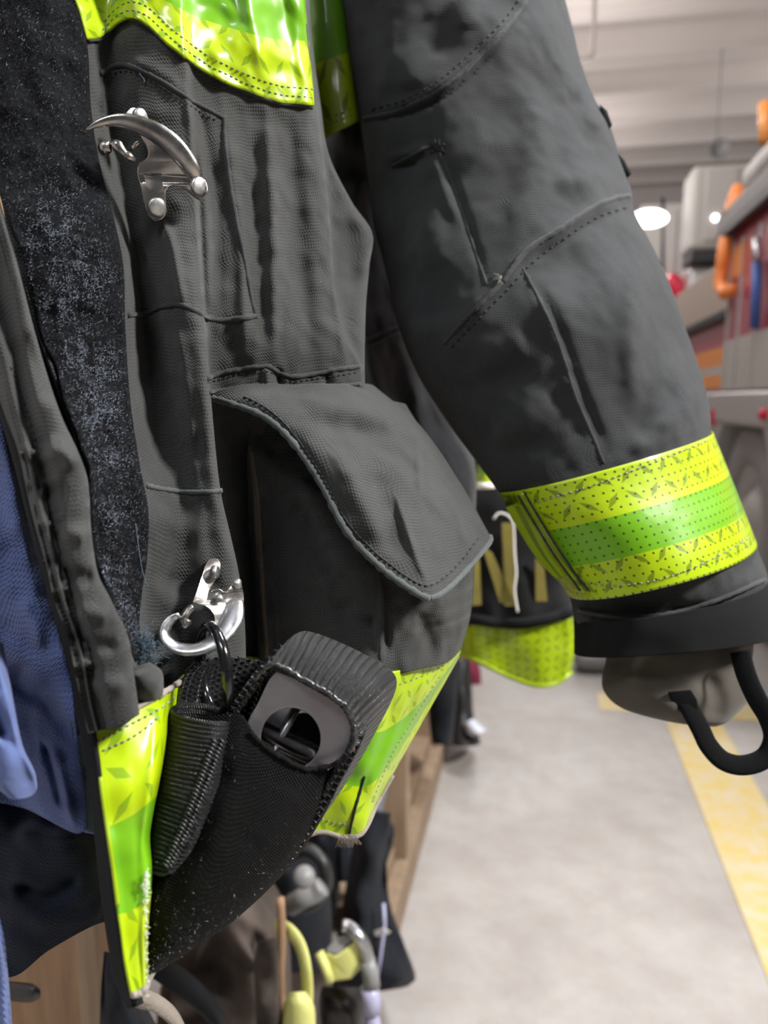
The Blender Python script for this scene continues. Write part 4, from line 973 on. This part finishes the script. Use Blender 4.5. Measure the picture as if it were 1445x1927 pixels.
hem2 = [[(830,1190,1.06),(832,1210,1.06),(836,1222,1.06)], [(884,1176,.985),(886,1210,.985),(890,1240,.985)], [(950,1184,.968),(952,1235,.966),(956,1272,.966)], [(1012,1180,.958),(1012,1240,.956),(1010,1290,.956)], [(1050,1170,.962),(1052,1230,.96),(1046,1286,.96)], [(1076,1162,.97),(1080,1220,.968),(1072,1268,.968)], [(1078,1164,1.05),(1081,1220,1.05),(1074,1266,1.05)]]
A = loft(hem2, 70, 40); crumple(A, 14, .008, 102); h2 = Cloth(A)
h2.uv = np.stack([h2.uv[:, 0].reshape(70, 40).mean(1)[:, None].repeat(40, 1), np.linspace(0, 1, 40)[None].repeat(70, 0)], -1).reshape(-1, 2)
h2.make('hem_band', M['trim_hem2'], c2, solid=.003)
mk('hem_edge', tube(W(A[6:64, -1]), .003, 8), M['trim_shade_dull'], c2)
mk('hem_seam', tube(W(np.array([(x, y-12, z-.006) for x, y, z in A[6:64, 0]])), .006, 8), M['lining'], c2)
A = loft([[(905,820,.90),(901,860,.90),(896,890,.90),(896,921,.90)], [(908,826,.895),(910,866,.895),(914,900,.895),(914,921,.895)], [(912,836,.90),(920,876,.90),(930,912,.90),(931,919,.90)]], 14, 24); t2 = Cloth(A)
t2.uv[:, 1] = np.linspace(0.1, .95, 24)[None].repeat(14, 0).ravel(); t2.make('chest_band', M['trim_shade_dull'], c2, solid=.003)
mk('chest_band_edge', plate([(897,908,.888),(930,908,.888),(932,919,.888),(897,921,.888)], 0, .002), M['thread_white'], c2, label='pale reflective lower edge')
LET = fabric('dull_yellow_letters', (.15, .125, .03), (.22, .19, .07), uvs=False); BRN = fabric('tan_letters', (.20, .155, .065), (.3, .25, .1), uvs=False)
def letter(strokes, name, label=None):
    g = []
    for pl in strokes: g.append(plate([(x, y, .962) for x, y in pl], 0, .003))
    return mk(name, join(g), LET, c2, smooth=False, label=label)
letter([[(884,1046),(902,1046),(906,1138),(888,1140)], [(906,1024),(926,1040),(972,1140),(940,1134)], [(944,984),(966,984),(969,1140),(949,1140)]], 'letter', 'dull yellow letter N')
letter([[(1007,1048),(1024,1070),(1030,1132),(1008,1132)]], 'letter', 'dull yellow letter stroke')
mk('thread', tube(W(cr([(928,977,.95),(938,966,.95),(952,968,.95),(964,980,.95),(967,1010,.952),(968,1040,.952),(971,1080,.952),(968,1110,.952),(974,1152,.952)], 50)), .0014, 6), M['thread_white'], c2, label='loose white thread')

# ---------------------------------------------------------------- gear in and below the lockers
pack = soft('canvas_trousers', 'brown-grey canvas trousers piled below the black holster', 'trousers', [(380,1650,500,1640,1.0,.04,0),(350,1710,530,1690,.98,.10,0),(320,1790,545,1780,.96,.13,0),(300,1870,550,1870,.95,.14,0),(290,1990,560,1990,.94,.14,0)], M['camo'], (9, .05), 70, 80,
   [([(420,1700),(450,1780),(500,1830)], 14, .03), ([(400,1780),(440,1880)], 18, -.03), ([(470,1740),(505,1820),(510,1900)], 12, -.03)], 111)
single('shoulder_strap', 'wide black strap crossing in front of the brown-grey trousers', 'strap', ribbon(W(cr([(270,1800,.60),(320,1835,.62),(370,1872,.66),(410,1920,.70),(430,1990,.74)], 30)), (P(0,0,.6)-P(0,30,.6))*-1, .004), M['blackcloth'])
single('webbing_end', 'frayed pale grey webbing end below the tip of the coat hem', 'strap', ribbon(W(cr([(252,1876,.40),(290,1886,.41),(330,1920,.43),(360,1990,.45)], 30)), P(0,18,.42)-P(0,0,.42), .003), M['fray'])
single('dark_pouch', 'dark pouch at the bottom beside the pine board', 'pouch', capped(crumple(rings([(196,1790,250,1800,.55,.02,0),(190,1860,270,1880,.55,.05,0),(185,1990,330,1990,.55,.06,0)], 30, 40), 20, .02, 112)), M['blackcloth'])
helm = thing('black_helmet', 'black helmet with a grey rim strap under the coat hem', 'helmet', P(540, 1740, 1.2))
mk('shell', capped(rings([(500,1600,560,1590,1.270,.02,0),(470,1640,610,1620,1.270,.10,0),(450,1700,622,1690,1.270,.11,0),(455,1770,625,1770,1.270,.11,0),(470,1830,622,1830,1.270,.10,0)], 40, 60, noise=(10, .02))), M['blackcloth'], helm)
mk('rim', tube(W(cr([(545,1610,1.130),(580,1600,1.120),(608,1625,1.110),(612,1668,1.110),(590,1700,1.110),(560,1706,1.110),(540,1690,1.120)], 40)), .010, 10), M['rubber'], helm)
mk('strap', tube(W(cr([(548,1704,1.090),(570,1690,1.070),(592,1680,1.070),(606,1668,1.070)], 20)), .014, 10), M['grey'], helm, label='light grey strap')
mk('clip', lathe([(.014, -.01), (.015, .0), (.011, .006), (0, .008)], P(572, 1650, 1.03), CAM-P(572, 1650, 1.03)), M['grey'], helm)
single('wooden_stick', 'thin brown stick standing between the trousers and the yellow strap', 'stick', tube(W(cr([(527,1690,.79),(530,1760,.79),(528,1830,.79),(534,1930,.79),(538,2000,.79)], 20)), .0045, 10), M['wood2'])
single('yellow_strap', 'pale yellow strap looping down beside the thin brown stick', 'strap', tube(W(cr([(520,1742,.82),(545,1752,.80),(564,1778,.79),(575,1820,.78),(578,1870,.78),(574,1912,.78)], 40)), .0072, 10, flat=.4), M['paleyellow'])
single('yellow_pad', 'pale yellow pad at the foot of the looping yellow strap', 'pad', capped(rings([(545,1868,575,1866,.76,.012,0),(534,1890,590,1890,.76,.018,0),(532,1940,594,1930,.76,.018,0),(534,1990,596,1990,.76,.018,0)], 30, 30)), M['paleyellow'])
bk = thing('yellow_buckle_block', 'yellow block with a grey clear top beside a silver hook', 'buckle', P(640, 1845, .95))
mk('block', plate([(612,1790,.93),(630,1800,.925),(672,1768,.93),(682,1820,.93),(660,1842,.93),(618,1848,.93)], 0, .05), M['yellowpl'], bk, bevel=.004)
mk('side_bar', tube(W([(600,1792,.93),(612,1820,.925),(622,1846,.925)]), .006, 10), M['yellowpl'], bk)
mk('top_plate', plate([(610,1790,.935),(632,1764,.94),(656,1758,.94),(666,1768,.935),(632,1798,.925)], 0, .02), M['grey'], bk, bevel=.003)
cb = thing('silver_carabiner', 'silver bent hook with a lilac sleeve right of the yellow block', 'hook', P(700, 1927, .95))
mk('hook', tube(W(cr([(644,1742,.94),(656,1744,.94),(672,1758,.93),(686,1782,.93),(694,1812,.93)], 30)), .0075, 12), M['bright'], cb)
mk('collar', tube(W([(690,1806,.93),(697,1830,.93),(700,1858,.93)]), .010, 12), M['grey'], cb)
mk('sleeve', tube(W([(694,1858,.93),(698,1880,.93),(700,1905,.93)]), .0115, 12), M['lilac'], cb)
mk('hose', tube(W([(698,1900,.93),(704,1940,.93),(706,2000,.93)]), .009, 12), M['lilac'], cb)
tr = thing('bunker_trousers', 'black bunker trousers standing on the floor beside the lockers', 'trousers', onZ(720, 1860, 0))
mk('legs', capped(rings([(672,1520,736,1530,1.42,.04,0),(664,1590,728,1610,1.42,.07,0),(648,1680,734,1700,1.42,.10,0),(634,1760,762,1780,1.42,.13,0),(620,1830,782,1840,1.42,.15,6),(630,1868,770,1854,1.42,.12,6)], 60, 70, noise=(8, .05))), M['blackcloth'], tr)
mk('buckle', plate([(702,1752,1.29),(722,1746,1.285),(736,1754,1.285),(722,1762,1.285),(704,1762,1.29)], 0, .01), M['silver'], tr, bevel=.002)
mk('strap', ribbon(W([(722,1700,1.30),(724,1740,1.29),(716,1800,1.28),(708,1850,1.28)]), P(3,0,1.28)-P(0,0,1.28), .004), M['lilac'], tr)
soft('rolled_jacket', 'blue-grey jacket bunched under the right end of the hem band', 'jacket', [(690,1470,735,1450,1.6,.03,0),(655,1540,718,1530,1.6,.07,0),(640,1600,702,1600,1.6,.07,0),(640,1660,700,1660,1.6,.05,0)], M['greycloth'], (10, .04), 40, 50)
soft('dark_glove', 'black glove hooked on the locker edge beside the hem band', 'glove', [(704,1548,726,1538,1.58,.02,0),(698,1572,742,1556,1.58,.04,0),(700,1600,738,1592,1.58,.04,0),(704,1640,726,1630,1.58,.03,0)], M['blackcloth'], (18, .03), 30, 40)
soft('dark_jacket', 'dark jacket slumped inside the locker behind the black helmet', 'jacket', [(560,1440,636,1440,1.6,.05,0),(540,1540,640,1540,1.6,.06,0),(520,1660,640,1660,1.6,.07,0),(524,1730,630,1728,1.6,.06,0)], M['blackcloth'], (8, .05), 50, 60,
   [([(600,1560),(620,1660),(610,1760)], 14, .03), ([(560,1560),(570,1680)], 12, -.03)], 131)
soft('work_boot', 'black work boot below the yellow block', 'boot', [(606,1856,684,1858,1.0,.03,0),(600,1880,690,1880,1.0,.05,0),(602,1930,694,1930,1.0,.05,0),(606,2000,700,2000,1.0,.05,0)], M['rubber'], (14, .02), 30, 40)
soft('brown_boot', 'scuffed brown-black boot between the canvas trousers and the yellow strap', 'boot', [(486,1770,520,1764,.77,.01,0),(478,1810,524,1800,.77,.02,0),(480,1880,526,1880,.77,.02,0),(484,1990,530,1990,.77,.02,0)], M['camo'], (16, .03), 30, 40)
# boots and cloth farther along the lockers
bt = thing('rubber_boot', 'black rubber boot with a pale toe farther along the lockers', 'boot', onZ(860, 1402, 0))
mk('shaft', capped(rings([(852,1245,884,1240,2.62,.05,0),(850,1300,888,1300,2.60,.07,0),(850,1350,892,1350,2.58,.08,0),(848,1400,905,1398,2.56,.10,6)], 40, 40, noise=(6, .03))), M['rubber'], bt)
mk('toe', capped(rings([(872,1362,890,1352,2.5,.03,0),(880,1380,906,1366,2.48,.05,0),(890,1386,916,1374,2.46,.04,0)], 16, 24)), M['whitepl'], bt, label='pale boot toe')
soft('dark_trousers', 'black trousers hanging over the boot farther along the lockers', 'trousers', [(816,1232,866,1226,2.15,.05,0),(806,1290,862,1290,2.15,.09,0),(806,1340,856,1350,2.15,.09,0),(812,1400,850,1404,2.15,.08,0)], M['blackcloth'], (6, .05), 40, 40)
soft('maroon_cloth', 'small maroon cloth hanging past the black trousers', 'cloth', [(868,1236,898,1236,2.9,.03,0),(872,1262,904,1262,2.9,.05,0),(880,1290,906,1288,2.9,.04,0)], M['maroon'], (6, .03), 20, 30)
soft('grey_shoe', 'grey shoe on the floor behind the sleeve cuff', 'shoe', [(1076,1226,1080,1248,3.45,.03,0),(1090,1218,1092,1260,3.45,.07,0),(1115,1222,1116,1264,3.45,.08,0),(1140,1226,1142,1262,3.45,.07,0),(1150,1236,1152,1256,3.45,.03,0)], M['grey'], (6, .02), 30, 30)

# ---------------------------------------------------------------- red fire engine on the right
XE = 1.05
en = thing('fire_engine', 'red fire engine with orange and white stripes parked on the right', 'fire engine', (2.1, 5.0, 0))
def yz(px, py, X=XE): q = onX(px, py, X); return q[1], q[2]
yn = yz(1365, 600)[0]; yf = yz(1290, 640)[0]; y0 = 1.9
ztop = yz(1445, 372)[1]; zbot = yz(1445, 735)[1]
zs = yz(1400, 632)[1]
mk('near_body', box(XE, XE+2.0, y0, yn, zbot, ztop+.1), M['red'], en, bevel=.02, smooth=False)
mk('lower_panel', box(XE-.006, XE+.02, y0, yn-.01, zbot+.01, zs), M['white'], en, bevel=.004, smooth=False)
mk('orange_panel', box(XE-.008, XE+.02, yz(1400,500)[0], yn-.03, yz(1390, 520)[1], ztop-.12), M['orange'], en, bevel=.004, smooth=False)
for px in (1372, 1392, 1424): mk('door_seam', box(XE-.012, XE+.004, yz(px, 600)[0], yz(px, 600)[0]+.025, zbot+.02, ztop-.1), M['silver'], en, smooth=False)
z1, z2, z3, z4 = (yz(1335, y)[1] for y in (656, 690, 706, 730))
mk('far_body', box(XE+.05, XE+2.0, yn, yf+1.2, z4-.02, yz(1335,606)[1]), M['red'], en, bevel=.01, smooth=False)
for a, b_, m_ in ((z2, z1, 'orange'), (z3, z2, 'white'), (z4, z3, 'orange')): mk('stripe', box(XE+.04, XE+.06, yn+.01, yf+1.2, b_, a), M[m_], en, smooth=False)
mk('hose_bed', box(XE+.10, XE+1.9, yn, yf+1.2, yz(1335,606)[1], yz(1340,480)[1]), M['beige'], en, bevel=.02, smooth=False)
mk('rail', box(XE, XE+.06, yn-.05, yf+1.2, yz(1330,612)[1], yz(1330,596)[1]), M['black'], en, bevel=.008, smooth=False)
r0, r1 = yz(1445, 385), yz(1374, 432)
mk('hose_cover', box(XE-.06, XE+1.9, y0, yn+.1, ztop-.02, ztop+.10), M['awning'], en, bevel=.02, smooth=False)
mk('cover_edge', box(XE-.065, XE-.02, y0, yn+.1, ztop-.05, ztop-.015), M['black'], en, bevel=.004, smooth=False)
zc = yz(1445, 300)[1]
mk('hose_roll', tube([(XE+.05, y, zc+.0) for y in np.linspace(y0, yz(1412, 330)[0], 10)], .09, 16), M['white'], en)
mk('light_post', tube([onX(1441, 268, XE+.1), onX(1440, 195, XE+.1)], .035, 12), M['orange'], en, label='orange marker post')
mk('fender', box(XE-.02, XE+2.0, y0, yf+1.0, yz(1420,796)[1]-.02, zbot), M['silver'], en, bevel=.02, smooth=False)
wy, wz = yz(1404, 880); wy += .12
# wheel arch panel with a round opening
def arch(y_, zc_, r, ya, yb, zb, zt, x0, x1, n=40):
    th = np.linspace(0, math.pi, n); inn = [(y_+r*math.cos(t), zc_+r*math.sin(t)) for t in th]
    pts = []
    for t, (a, b) in zip(th, inn):
        c, s = math.cos(t), math.sin(t); k = min((yb-y_)/c if c > 1e-6 else 1e9, (ya-y_)/c if c < -1e-6 else 1e9, (zt-zc_)/s if s > 1e-6 else 1e9)
        pts.append((y_+k*c, zc_+k*s))
    V = [(x, a, b) for x in (x0, x1) for (a, b) in inn+pts]; m = n
    F = []
    for i in range(n-1):
        F += [(i, i+1, m+i+1, m+i), (2*m+i, 3*m+i, 3*m+i+1, 2*m+i+1), (i, 2*m+i, 2*m+i+1, i+1), (m+i, m+i+1, 3*m+i+1, 3*m+i)]
    return np.array(V), F
R_ = .56; zc_ = R_
mk('wheel_arch', arch(wy, zc_, R_+.09, wy-1.2, wy+1.0, 0, yz(1420,796)[1]+.02, XE-.01, XE+.3), M['silver'], en, smooth=False)
mk('wheel_well', box(XE+.3, XE+1.8, wy-1.2, wy+1.0, .25, yz(1420,796)[1]), M['black'], en, smooth=False)
def wheel(y, nm='wheel'):
    w = mk(nm, lathe([(.30, 0), (.34, -.015), (.46, -.02), (.53, .0), (R_, .05), (R_, .22), (.5, .28), (.30, .28)], (XE+.05, y, R_), (1, 0, 0), 48, False), M['tyre'], en)
    mk('rim', lathe([(.31, .0), (.28, .03), (.20, .05), (.14, .01), (.10, -.02), (0, -.025)], (XE+.05, y, R_), (1, 0, 0), 32, False), M['silver'], w); return w
wheel(wy)
mk('marker_light', lathe([(.028, 0), (.028, .02), (.015, .03), (0, .032)], onX(1441, 780, XE-.02), (-1, 0, 0)), M['redlens'], en)
mk('tail_light', box(XE-.03, XE+.02, yz(1348,790)[0]-.03, yz(1348,790)[0]+.05, yz(1348,800)[1], yz(1348,770)[1]), M['redlens'], en, bevel=.006, smooth=False)
mk('grab_handle', tube([onX(1424, 450, XE-.04), onX(1423, 490, XE-.05)], .018, 12), M['bright'], en, label='bright grab handle')
single('blue_strap', 'blue strap hanging on the red engine side', 'strap', tube([onX(1424, 492, XE-.03), onX(1422, 560, XE-.04), onX(1420, 618, XE-.03)], .022, 10), M['bluehose'])
oh = tube([onX(1366, 446, XE-.05), onX(1359, 500, XE-.055), onX(1354, 535, XE-.06), onX(1364, 552, XE-.06), onX(1376, 546, XE-.05)], .036, 14)
single('orange_hose', 'bright orange hose end hanging off the engine beside the red panel', 'hose', oh, M['orangehose'])
single('orange_cone', 'small orange cone on the engine rail', 'cone', lathe([(.07, 0), (.06, .02), (.03, .14), (0, .16)], onX(1384, 400, XE-.0), (0, 0, 1)), M['orangehose'])

# ---------------------------------------------------------------- white vehicle and things beyond
wv = thing('white_van', 'tall white box-bodied vehicle beyond the red engine', 'van', (2.2, 8.6, 0))
q0 = onY(1296, 470, 8.0); q1 = onY(1396, 306, 8.0)
mk('box_body', box(q0[0], q0[0]+2.2, 8.0, 8.5, q0[2], q1[2]), M['white'], wv, bevel=.05, smooth=False)
mk('front_panel', box(q0[0]+.12, onY(1384, 400, 8.0)[0], 7.98, 8.0, onY(1300, 455, 8)[2], onY(1300, 320, 8)[2]), M['beige' if False else 'white'], wv, bevel=.02, smooth=False)
mk('underside_shade', box(q0[0]+.03, q0[0]+2.2, 8.02, 8.5, q0[2]-.10, q0[2]), M['black'], wv, smooth=False)  # black slab painting the shadow below the box body
mk('lower_body', box(q0[0]+.05, q0[0]+2.2, 8.25, 10.6, .4, q0[2]-.10), M['silver'], wv, bevel=.05, smooth=False)
mk('marker_lamp', lathe([(.03, 0), (.02, .02), (0, .025)], onY(1346, 410, 7.97), (0, -1, 0)), M['lamp'], wv)
mk('wheel', lathe([(.2, 0), (.40, -.02), (.45, .04), (.45, .24), (.2, .26)], (q0[0]+.1, 9.0, .45), (1, 0, 0), 32), M['tyre'], wv)
lm = thing('oval_lamp', 'bright oval lamp beyond the sleeve, lit white', 'lamp', onY(1225, 424, 9.0))
c_ = onY(1222, 411, 9.0)
V, F = lathe([(.02, -.05), (.17, -.03), (.19, 0), (.15, .04), (0, .05)], c_, (0, -1, 0), 32); V[:, 2] = c_[2]+(V[:, 2]-c_[2])*.5
mk('lens', (V, F), M['lamp'], lm)
mk('stand', tube([onY(1247, 372, 9.05), onY(1247, 500, 9.05), onY(1247, 874, 9.05)], .02, 10), M['black'], lm)
rc_ = onY(1283, 552, 7.6)
mk('red_object', capped(rings([(1258,512,1276,516,7.95,.1,0),(1252,530,1296,532,7.95,.2,0),(1252,560,1306,556,7.95,.22,0),(1256,584,1304,586,7.95,.15,0)], 24, 30, noise=(1.5, .1))), M['redlens'], wv, label='rounded red object')  # unidentified red object, attached to the van to give it support
gv = thing('grey_storage_cabinet', 'pale grey storage cabinet at the far end', 'cabinet', (1.7, 11.5, 0))
q0 = onY(1196, 640, 11.5); q1 = onY(1300, 380, 11.5)
mk('body', box(q0[0], q1[0]+.4, 11.5, 12.3, 0, q1[2]), M['white'], gv, bevel=.03, smooth=False)
for f_ in (.3, .62): mk('door', box(q0[0]+.1+(q1[0]-q0[0])*f_, q0[0]+.1+(q1[0]-q0[0])*(f_+.28), 11.47, 11.5, .1, q1[2]-.1), M['wall'], gv, bevel=.01, smooth=False)
fn = thing('ceiling_horn', 'small round grey horn hanging from the ceiling ribs', 'speaker', onY(1352, 282, 9.0))
c_ = onY(1352, 282, 9.0)
mk('bell', lathe([(.03, .1), (.06, .04), (.11, -.03), (.10, -.03), (.05, .02), (.02, .05)], c_, (0, 1, 0)), M['grey'], fn)
mk('stem', tube([c_+[0, .1, 0], c_+[0, .12, .2], [c_[0], c_[1]+.12, 4.9]], .006, 8), M['grey'], fn)
p_ = onY(1117, 60, 7.2)
tag(mk('conduit', join([tube([(p_[0], 7.2, 4.9), (p_[0], 7.2, onY(1117, 110, 7.2)[2])], .018, 10), tube([(p_[0]-.4, 7.2, onY(1117, 108, 7.2)[2]), (p_[0], 7.2, onY(1117, 110, 7.2)[2])], .018, 10)]), M['ceil']), 'pale conduit dropping from the ceiling beside the sleeve', 'conduit')

# ---------------------------------------------------------------- light
def area(name, loc, to, size, energy, col=(1, 1, 1), sy=None):
    l = bpy.data.lights.new(name, 'AREA'); l.energy = energy; l.color = col; l.shape = 'RECTANGLE'; l.size = size; l.size_y = sy or size
    o = bpy.data.objects.new(name, l); COL.objects.link(o); o.location = loc
    o.rotation_euler = (Vector(to)-Vector(loc)).to_track_quat('-Z', 'Y').to_euler(); return o
def bulb(name, loc, energy, r=.25, col=(1, 1, 1)):
    l = bpy.data.lights.new(name, 'POINT'); l.energy = energy; l.shadow_soft_size = r; l.color = col
    o = bpy.data.objects.new(name, l); COL.objects.link(o); o.location = loc; return o
area('aisle_lamp', (2.05, .26, 2.9), (-.08, .4, 1.1), .45, 182, (1.0, .985, .95), .35)
area('locker_lamp', (-.45, -1.3, 3.1), (-.12, .35, 1.1), .9, 24, (.94, .97, 1.0), .35)
area('bay_lamp', (1.15, 2.0, 4.2), (.05, .5, 1.2), 1.4, 140, (.90, .94, 1.0), .4)
for y in (4.4, 7.6, 11): bulb('high_bay_lamp', (.15, y, 3.7), 78, .3, (1, .96, .94))
for y in (5, 9.5): bulb('high_bay_lamp', (3.8, y, 3.8), 60, .3, (1, .96, .94))
w = bpy.data.worlds.new('World'); SC.world = w; w.use_nodes = True
w.node_tree.nodes['Background'].inputs[0].default_value = (.88, .93, 1.0, 1); w.node_tree.nodes['Background'].inputs[1].default_value = .085

cam = bpy.data.cameras.new('Camera'); co = bpy.data.objects.new('Camera', cam); COL.objects.link(co); SC.camera = co
co.location = CAM; co.rotation_euler = (math.pi/2-PITCH, 0, YAW)
cam.sensor_fit = 'VERTICAL'; cam.sensor_height = 36; cam.sensor_width = 27; cam.lens = FPX/1927*36; cam.clip_start = .01; cam.clip_end = 60
cam.dof.use_dof = True; cam.dof.focus_distance = .34; cam.dof.aperture_fstop = cam.lens/3.4
SC.view_settings.view_transform = 'Standard'; SC.view_settings.look = 'None'; SC.view_settings.exposure = 0.0; SC.view_settings.gamma = 1.0
SC.view_settings.use_curve_mapping = False
